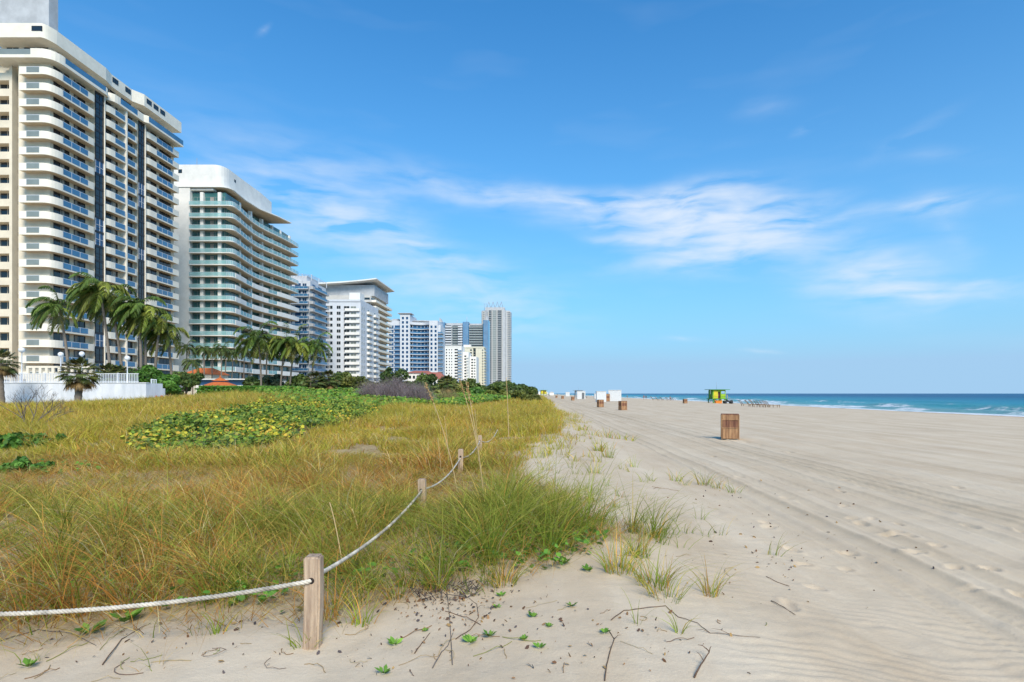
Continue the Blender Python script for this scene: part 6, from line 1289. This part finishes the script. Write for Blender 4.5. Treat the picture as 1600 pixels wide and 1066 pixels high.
for px0, px1, py0, py1, Y, lab in ((636, 672, 583, 578.5, 300, 'low white building with faded red roof at the left below the blue white tower'), (658, 692, 592, 581, 290, 'wider low white house with faded red roof, right of its twin')):
    o = empty('low_house', (wx((px0+px1)/2, Y), Y, .5), lab, 'house'); w = (px1-px0)/FOC*Y/2; zt_ = wz(py0, Y)-.5; zr = wz(py1, Y)-.5; mb = MB(); mb.box(-w, w, 0, 14, 0, zt_); link('wall', mb.mesh('wall', WHITE), o)
    mb = MB(); mb.add([(-w-.6, -.6, zt_), (w+.6, -.6, zt_), (w+.6, 14.6, zt_), (-w-.6, 14.6, zt_), (-w*.6, 7, zr), (w*.6, 7, zr)], [(0, 3, 2, 1), (0, 1, 5, 4), (1, 2, 5), (2, 3, 4, 5), (3, 0, 4)]); link('roof', mb.mesh('roof', REDR), o)
    for k in range(5): mb = MB(); mb.box(-w+1+k*(2*w-2)/5, -w+2.2+k*(2*w-2)/5, -.04, .05, zt_-3, zt_-1.4); link('window', mb.mesh('window', GLD), o)

# ---------------------------------------------------------------- wooden bins on the beach
BINW = mat('stained_bin_wood', (.27, .13, .07), .8, .35, 1.6, .4, 20, stretch=(6, 6, .8), c2=(.12, .045, .03)); BINW2 = mat('pale_bin_wood', (.42, .24, .12), .8, .3, 1.6, .4, 20, stretch=(6, 6, .8), c2=(.24, .12, .06)); METR = mat('drum_metal', (.10, .09, .09), .5)
def bin_(px, py, w, h, lab, rz=.1):
    X, Y, Z = G(px, py); o = empty('beach_bin', (X, Y, Z), lab, 'litter bin', 'wooden litter bins on the beach', rz)
    hw = w/2; bands = [(0.03, .44), (.45, .76), (.775, .97)]
    for j, (a, b) in enumerate(bands):
        mb = MB()
        for sd in range(4):
            M_ = Matrix.Rotation(sd*PI/2, 3, 'Z'); n = 5
            for k in range(n):
                u0 = -hw+w*k/n+.004; u1 = -hw+w*(k+1)/n-.004; jit = .006*math.sin(k*7+sd*3+j*5)
                vs = [M_ @ Vector(p) for p in ((u0, -hw-.03+jit, a*h), (u1, -hw-.03+jit, a*h), (u1, -hw+jit*0, a*h), (u0, -hw, a*h), (u0, -hw-.03+jit, b*h), (u1, -hw-.03+jit, b*h), (u1, -hw, b*h), (u0, -hw, b*h))]
                mb.add(vs, [(0,3,2,1),(4,5,6,7),(0,1,5,4),(1,2,6,5),(2,3,7,6),(3,0,4,7)])
        link('board_band', mb.mesh('board_band', BINW if j == 1 else BINW2), o)
    mb = MB()
    for zz in (.445, .765):
        mb.box(-hw-.045, hw+.045, -hw-.045, -hw-.036, zz*h, zz*h+.03); mb.box(-hw-.045, hw+.045, hw+.036, hw+.045, zz*h, zz*h+.03); mb.box(-hw-.045, -hw-.036, -hw-.036, hw+.036, zz*h, zz*h+.03); mb.box(hw+.036, hw+.045, -hw-.036, hw+.036, zz*h, zz*h+.03)
    for sx_ in (-1, 1):
        for sy_ in (-1, 1): mb.box(sx_*(hw+.034)-.02, sx_*(hw+.034)+.02, sy_*(hw+.034)-.02, sy_*(hw+.034)+.02, 0, h*.97-.002)
    link('frame', mb.mesh('frame', BINW2), o)
    mb = MB(); mb.box(-hw-.04, hw+.04, -hw-.04, -hw+.06, .97*h, h); mb.box(-hw-.04, hw+.04, hw-.06, hw+.04, .97*h, h); mb.box(-hw-.04, -hw+.06, -hw+.06, hw-.06, .97*h, h); mb.box(hw-.06, hw+.04, -hw+.06, hw-.06, .97*h, h); link('lid_rim', mb.mesh('lid_rim', BINW), o)
    mb = MB(); mb.lathe([(hw*.85, .1), (hw*.87, h*.94), (hw*.8, h*.94), (hw*.8, h*.5)], seg=20); link('drum', mb.mesh('drum', METR), o)
bin_(1140.5, 686, .62, 1.08, 'large square wooden bin alone on the open sand, nearest one', -.27)
bin_(973, 641, .66, 1.1, 'wooden bin standing on the sand in front of the tall white cabinet', .35); bin_(938, 636.5, .66, 1.1, 'wooden bin in front of the smaller white cabinet, left of another bin', .3)
bin_(895, 626, .7, 1.1, 'distant wooden bin left of the dark doored white cabinet', .2); bin_(879, 623.5, .7, 1.1, 'far wooden bin, second from the left of the beach row', .2); bin_(869.5, 622, .7, 1.1, 'farthest wooden bin at the left of the beach row', .2)
bin_(1070.5, 630.5, .6, .9, 'small reddish bin standing alone near the waterline', .2)

# white storage cabinets
SHED = mat('white_slatted_board', (.70, .71, .71), .7, .06, 3, .2, 10); SHG = mat('grey_shadow_gap', (.16, .17, .18), .8)
def cabinet(px0, px1, pyt, pyb, lab, door=0, rz=0, dep=2.2, brown=0):
    X0, Y, Z = G((px0+px1)/2, pyb); w = (px1-px0)/FOC*Y; h = (pyb-pyt)/FOC*Y; o = empty('beach_cabinet', (X0, Y, Z), lab, 'storage cabinet', 'white storage cabinets on the beach', rz); mb = MB()
    mb.box(-w/2, w/2, 0, dep, .05, h); n = int(w/.22)
    for k in range(n+1): mb.box(-w/2+w*k/n-.03, -w/2+w*k/n+.03, -.04, -.002, .05, h-.05)
    for k in range(9): mb.box(-w/2-.04, -w/2-.002, dep*k/9, dep*k/9+.06, .05, h-.05); mb.box(w/2+.002, w/2+.04, dep*k/9, dep*k/9+.06, .05, h-.05)
    link('panelled_body', mb.mesh('panelled_body', SHED), o)
    mb = MB(); mb.box(-w/2-.08, w/2+.08, -.1, dep+.1, h+.001, h+.09); link('roof', mb.mesh('roof', SHED), o)
    if door: mb = MB(); mb.box(w*.08, w*.38, -.07, -.045, .15, h*.82); link('door', mb.mesh('door', SHG), o)  # flat dark panel paints the shade inside the open doorway
cabinet(951, 970.5, 610, 627.5, 'tallest white slatted cabinet, right one of the pair', rz=-.12); cabinet(932.5, 947, 612, 628.5, 'smaller white slatted cabinet, left one of the pair')
cabinet(902, 914.5, 611.5, 624, 'white cabinet with an open dark doorway farther up the beach', 1); 
bin_(949, 627.5, .9, 1.9, 'tall brown wooden crate between the two white cabinets', .1)
cabinet(884, 890, 613, 619.5, 'distant small white cabinet beside the blue grey lifeguard hut'); cabinet(929, 932, 615.5, 623.5, 'narrow grey white cabinet standing half behind the smaller one')

# ---------------------------------------------------------------- lifeguard towers
LG = {k: mat(n, c, .6, .08, 2) for k, n, c in (('lime', 'lime_paint', (.30, .52, .03)), ('green', 'green_paint', (.05, .25, .03)), ('yellow', 'yellow_paint', (.68, .55, .03)), ('red', 'maroon_paint', (.16, .02, .05)), ('dark', 'black_rubber', (.02, .022, .025)), ('orange', 'orange_paint', (.75, .22, .02)), ('blue', 'pale_blue_paint', (.25, .38, .5)), ('grey', 'grey_blue_paint', (.30, .36, .42)))}
def guard(X, Y, lab, c, sc=1.0):
    Z = H(X, Y); o = empty('lifeguard_tower', (X, Y, Z), lab, 'lifeguard tower', 'lifeguard towers', .12); o.scale = (sc,)*3
    def P_(name, mb, m, par=None): return link(name, mb.mesh(name, *(m if isinstance(m, tuple) else (m,))), par or o)
    mb = MB(); mb.box(-2.1, 2.1, -1.9, 1.9, 1.05, 1.22); P_('deck', mb, c['green'])
    for x in (-1.8, 0, 1.8):
        for y in (-1.6, 1.6): mb = MB(); mb.box(x-.1, x+.1, y-.1, y+.1, -.3, 1.05); P_('leg', mb, c['green'])
    for y in (-1.62, 1.62):
        mb = MB(); mb.beam((-1.8, y, .1), (0, y, 1.0), .09); mb.beam((0, y, .1), (-1.8, y, 1.0), .09); P_('brace', mb, c['yellow'])
        mb = MB(); mb.beam((1.8, y, .1), (0, y, 1.0), .09); mb.beam((0, y, .1), (1.8, y, 1.0), .09); P_('brace', mb, c['yellow'])
    mb = MB()      # hut walls with slanted corners: openings left free
    w, d, z0, z1 = 1.75, 1.3, 1.22, 3.45
    mb.add([(-w-.1, -d, z0), (-.35, -d, z0), (-.35, -d, z1), (-w, -d, z1), (-w-.1, -d+.08, z0), (-.35, -d+.08, z0), (-.35, -d+.08, z1), (-w, -d+.08, z1)], [(0, 1, 2, 3), (7, 6, 5, 4), (0, 4, 5, 1), (1, 5, 6, 2), (2, 6, 7, 3), (3, 7, 4, 0)], 0)
    mb.box(.35, w, -d, -d+.08, z0, 2.45); mb.box(.35, .55, -d, -d+.08, 2.45, z1); mb.box(w-.2, w, -d, -d+.08, 2.45, z1); mb.box(.55, w-.2, -d, -d+.08, 3.2, z1)
    mb.box(-w, -w+.08, -d+.08, d, z0, z1); mb.box(w-.08, w, -d+.08, d, z0, 2.3); mb.box(-w+.08, w-.08, d-.08, d, z0, z1); mb.box(-.35, .35, -d, -d+.08, 3.1, z1)
    P_('hut_wall', mb, c['lime'])
    mb = MB(); mb.box(-w-.16, -w-.11, -d-.05, d, z0, z1); P_('side_shutter', mb, c['green']); mb = MB(); mb.box(-1.5, -.45, -d-.04, -d-.01, z0+.1, z1-.15); P_('shutter_panel', mb, c['yellow'])
    mb = MB(); mb.box(-.3, .3, -.9, -.85, z0, 3.0); P_('door', mb, c['red'])
    mb = MB(); mb.box(-w-1.0, w+1.0, -d-.6, d+.6, 3.55, 3.68); mb.box(-w, w, -d, d, 3.451, 3.55); P_('roof', mb, c['green'])
    mb = MB(); mb.tube([(-.2, 0, 3.68), (-.2, 0, 5.6)], .03, 6); P_('antenna', mb, c['grey'])
    mb = MB(); mb.box(-w-1.0, -w-.93, -d-.55, -d-.48, 2.4, 3.55); P_('hanging_sign_post', mb, c['grey'])
    mb = MB(); 
    for s_ in (-1, 1): mb.beam((2.1, s_*.6, 1.1), (4.3, s_*.6, -.05), .09, .16)
    for k in range(6): t = (k+.5)/6; mb.box(2.1+2.2*t-.14, 2.1+2.2*t+.14, -.56, .56, 1.1-1.15*t-.02, 1.1-1.15*t+.03)
    r = P_('ramp', mb, c['dark'])
    mb = MB()
    for s_ in (-1, 1): mb.beam((2.1, s_*.7, 2.0), (4.3, s_*.7, .9), .06); mb.beam((2.15, s_*.7, 1.1), (2.15, s_*.7, 2.0), .06); mb.beam((4.2, s_*.7, -.2), (4.2, s_*.7, .95), .06); mb.beam((3.2, s_*.7, .5), (3.2, s_*.7, 1.45), .06)
    P_('handrail', mb, c['grey'], r)
    mb = MB()
    for x in (-2.05, 2.0):
        for y in (-1.85, 1.8): mb.box(x, x+.06, y, y+.06, 1.22, 2.15)
    mb.box(-2.05, -.4, -1.86, -1.81, 2.15, 2.2); mb.box(.4, 2.05, -1.86, -1.81, 2.15, 2.2); P_('deck_rail', mb, c['yellow'])
guard(48.3, 153, 'lime green and yellow lifeguard tower with black ramp by the water', LG)
lb = dict(LG); lb['lime'] = LG['blue']; lb['green'] = LG['grey']; lb['yellow'] = LG['blue']; lb['red'] = LG['grey']
guard(21, 290, 'distant blue grey lifeguard tower far up the beach', lb, 1.0)
lc_ = dict(LG); lc_['lime'] = LG['yellow']; guard(5.5, 520, 'very distant lifeguard tower at the end of the beach', lc_, 1.4)
# things under the tower
def buggy(X, Y, lab):
    Z = H(X, Y); o = empty('beach_buggy', (X, Y, Z), lab, 'beach buggy'); 
    mb = MB(); mb.add([(-1.2, -.5, .4), (1.2, -.5, .4), (1.2, .5, .4), (-1.2, .5, .4), (-1.1, -.45, .8), (.5, -.45, .8), (1.1, -.4, .95), (1.1, .4, .95), (.5, .45, .8), (-1.1, .45, .8)], [(0, 3, 2, 1), (0, 1, 6, 5, 4), (2, 3, 9, 8, 7), (1, 2, 7, 6), (3, 0, 4, 9), (4, 5, 8, 9), (5, 6, 7, 8)]); link('body', mb.mesh('body', LG['dark']), o)
    for x in (-.8, .8):
        for s in (-.55, .55): mb = MB(); mb.tube([(x, s-.12, .3), (x, s+.12, .3)], .32, 14); link('wheel', mb.mesh('wheel', LG['dark']), o)
    mb = MB(); mb.box(-.5, .1, -.3, .3, .8, .95); link('seat', mb.mesh('seat', LG['dark']), o); mb = MB(); mb.tube([(.45, -.35, 1.15), (.6, 0, 1.1), (.45, .35, 1.15)], .03, 6); link('handlebar', mb.mesh('handlebar', LG['grey']), o)
buggy(50.0, 149.5, 'dark beach buggy parked beside the lime green tower ramp')
o = empty('equipment_chest', (47.4, 149.2, H(47.4, 149.2)), 'orange chest on the sand under the lime green tower', 'chest'); mb = MB(); mb.box(-.8, .8, -.4, .4, 0, .6); link('chest_body', mb.mesh('chest_body', LG['orange']), o); mb = MB(); mb.box(-.85, .85, -.45, .45, .602, .72); link('lid', mb.mesh('lid', LG['orange']), o)

# ---------------------------------------------------------------- sun loungers by the water
LW = mat('lounger_wood', (.25, .17, .11), .8, .2, 5)
def lounger_proto():
    o = empty('sun_lounger', (0, 0, 0), '', 'sun lounger', 'wooden sun loungers by the water')
    mb = MB(); mb.box(-.35, 1.3, -.33, -.27, .28, .36); mb.box(-.35, 1.3, .27, .33, .28, .36)
    for k in range(12): mb.box(-.3+k*.13, -.21+k*.13, -.268, .268, .33, .355)
    link('seat', mb.mesh('seat', LW), o)
    mb = MB(); 
    for s in (-.3, .3): mb.beam((-.35, s, .33), (-.95, s, .95), .05, .06)
    for k in range(7): t = (k+.5)/7; mb.beam((-.35-.6*t, -.26, .33+.62*t), (-.35-.6*t, .26, .33+.62*t), .07, .02)
    link('backrest', mb.mesh('backrest', LW), o)
    for x in (-.3, 1.2):
        for s in (-.3, .3): mb = MB(); mb.box(x-.03, x+.03, s-.03, s+.03, -.05, .28); link('leg', mb.mesh('leg', LW), o)
    return o
lp = lounger_proto(); first = True
LL = ['leftmost wooden lounger of the dark row right of the lifeguard tower', 'second lounger of the dark row, back raised', 'middle lounger of the dark row with the highest backrest', 'lounger right of the one with the highest backrest', 'fifth lounger of the dark row, lying low', 'rightmost lounger of the dark row near the waterline']
for i, (px, py) in enumerate(((1163, 634.5), (1174, 635.2), (1181, 636.2), (1188, 636.5), (1196, 636.2), (1204, 636.5))):
    X, Y, Z = G(px, py); c = lp if first else copy_tree(lp); first = False; c.location = (X, Y, Z); c.rotation_euler.z = .15+.3*math.sin(i*5); c['label'] = LL[i]; c.scale = (1.15, 1.15, 1.15 if i != 2 else 1.3)
for i, px in enumerate((1022, 1029, 1036, 1044, 1051)):
    X, Y, Z = G(px, 625.6); c = copy_tree(lp); c.location = (X, Y, Z); c.rotation_euler.z = -.4+.3*i; c['label'] = ('first distant lounger of the far row left of the lifeguard tower', 'second distant lounger of the far row', 'third distant lounger, middle of the far row', 'fourth distant lounger of the far row', 'last distant lounger, nearest the lifeguard tower')[i]; c['group'] = 'distant sun loungers'; c.scale = (1.4,)*3

# ---------------------------------------------------------------- people far off on the beach
SKIN = mat('skin', (.42, .24, .16), .6, .05, 5); HAIR = mat('dark_hair', (.04, .025, .02), .8)
def person_mesh(pose):
    J = {'pel': (0, 0, .92), 'chest': (0, .01, 1.28), 'neck': (0, 0, 1.47), 'head': (0, -.01, 1.60), 'top': (0, 0, 1.72)}
    st = .16 if pose == 'walk' else .02
    for s, k in ((-1, 'L'), (1, 'R')):
        f = s*st
        J['hip'+k] = (s*.10, 0, .88); J['knee'+k] = (s*.11, f*.8-.02, .48); J['ank'+k] = (s*.11, f*1.6+.03, .08); J['toe'+k] = (s*.13, f*1.6-.13, .03)
        J['sh'+k] = (s*.19, 0, 1.40); J['el'+k] = (s*.25, -f*.8+.02, 1.12); J['wr'+k] = (s*.27, -f*1.4-.06, .88); J['hand'+k] = (s*.27, -f*1.5-.09, .78)
    rad = {'pel': .14, 'chest': .15, 'neck': .055, 'head': .10, 'top': .07}
    for k in 'LR': rad.update({'hip'+k: .10, 'knee'+k: .06, 'ank'+k: .042, 'toe'+k: .035, 'sh'+k: .06, 'el'+k: .042, 'wr'+k: .03, 'hand'+k: .035})
    names = list(J); E = [('pel', 'chest'), ('chest', 'neck'), ('neck', 'head'), ('head', 'top')]
    for k in 'LR': E += [('pel', 'hip'+k), ('hip'+k, 'knee'+k), ('knee'+k, 'ank'+k), ('ank'+k, 'toe'+k), ('chest', 'sh'+k), ('sh'+k, 'el'+k), ('el'+k, 'wr'+k), ('wr'+k, 'hand'+k)]
    me = bpy.data.meshes.new('person_'+pose); me.from_pydata([J[n] for n in names], [(names.index(a), names.index(b)) for a, b in E], []); ob = bpy.data.objects.new('tmp', me); COL.objects.link(ob)
    sk = ob.modifiers.new('s', 'SKIN'); ob.modifiers.new('ss', 'SUBSURF').levels = 1
    for i, n in enumerate(names): me.skin_vertices[0].data[i].radius = (rad[n], rad[n]); 
    me.skin_vertices[0].data[0].use_root = True
    dg = bpy.context.evaluated_depsgraph_get(); out = bpy.data.meshes.new_from_object(ob.evaluated_get(dg)); bpy.data.objects.remove(ob); out.materials.clear(); out.materials.append(SKIN)
    for p in out.polygons: p.use_smooth = True
    return out
PM = {p: person_mesh(p) for p in ('walk', 'stand')}
def person(px, py, pose, lab, col, rz, top=False):
    X, Y, Z = G(px, py); o = link('person', PM[pose], None, (X, Y, Z)); o.rotation_euler.z = rz; tag(o, lab, 'person', 'people far off on the beach')
    m = mat('swimwear', col, .7); mb = MB(); mb.lathe([(.20, .78), (.19, .9), (.165, 1.02)], seg=12); link('shorts', mb.mesh('shorts', m), o)
    if top: mb = MB(); mb.lathe([(.17, 1.03), (.20, 1.25), (.21, 1.38), (.09, 1.46)], seg=12); link('shirt', mb.mesh('shirt', m), o)
    mb = MB(); mb.lathe([(.11, 1.60), (.115, 1.68), (.08, 1.75), (.01, 1.77)], (0, .012, 0), 12); link('hair', mb.mesh('hair', HAIR), o)
person(980, 622.5, 'walk', 'distant person in dark shorts walking up the beach, right of the white cabinets', (.03, .03, .05), .4); person(1006, 625, 'stand', 'distant person in reddish top near the waterline', (.4, .08, .05), 1.0, True); person(1009.5, 624.5, 'stand', 'distant person in dark clothes close beside the one in red', (.03, .04, .1), .2, True)
person(1047, 626.2, 'stand', 'distant bather standing among the far loungers', (.05, .05, .06), 2.0); person(919, 619, 'walk', 'tiny distant walker beside the white cabinet with dark doorway', (.5, .5, .5), 0, True); person(924, 619.5, 'walk', 'tiny distant walker in blue, next to the other one', (.05, .1, .4), .5, True)
person(871, 618, 'walk', 'tiny far walker at the end of the beach', (.1, .1, .3), 0, True)

# far end of the beach: pale low things and hazy tree line
for i, (px, w, h, Y, lab) in enumerate(((852, 7, 3.5, 700, 'tiny white beach building at the far left end of the sand'), (862, 5, 3, 640, 'tiny white beach hut right of the far building'), (846, 9, 5, 900, 'pale low hotel cabana block at the vanishing end of the beach'))):
    X = wx(px, Y); o = empty('beach_hut', (X, Y, .2), lab, 'beach hut'); mb = MB(); mb.box(-w/2, w/2, 0, 5, -.3, h); link('wall', mb.mesh('wall', WHITE), o); mb = MB(); mb.add([(-w/2-.3, -.3, h+.002), (w/2+.3, -.3, h+.002), (w/2+.3, 5.3, h+.002), (-w/2-.3, 5.3, h+.002), (0, 2.5, h+1.2)], [(0, 3, 2, 1), (0, 1, 4), (1, 2, 4), (2, 3, 4), (3, 0, 4)]); link('roof', mb.mesh('roof', GREYW), o)
def treeline():
    rng = np.random.default_rng(71); n = 26000; y = rng.uniform(110, 2600, n)**1.0; x0 = np.interp(y, [110, 300, 900, 2600], [-60, -55, -40, -40]); x1 = np.interp(y, [110, 200, 300, 900, 2600], [-13, -8, -6, -2, 0])
    x = x0+(x1-x0)*rng.random(n); hh = np.interp(y, [110, 300, 900, 2600], [2.2, 5.0, 11, 14])*(.35+.9*vnoise(x, y, 16, 400)); z = rng.random(n)*hh
    nrm = rng.normal(0, .6, (n, 3)); nrm[:, 1] -= .4; V, F, C = disc_leaves(np.stack([x, y, z+.5], -1), rng.uniform(.8, 1.7, n)*(.45+y/700), nrm, lcol(((.06, .10, .03), (.08, .12, .035), (.10, .13, .05)), n, rng), 5, .3, 1.3, rng)
    o = link('far_treeline', np_mesh('far_treeline', V, F, LEAF, C)); tag(o, 'dark low treeline running behind the dune to the far end of the beach', 'treeline', kind='stuff')
treeline()
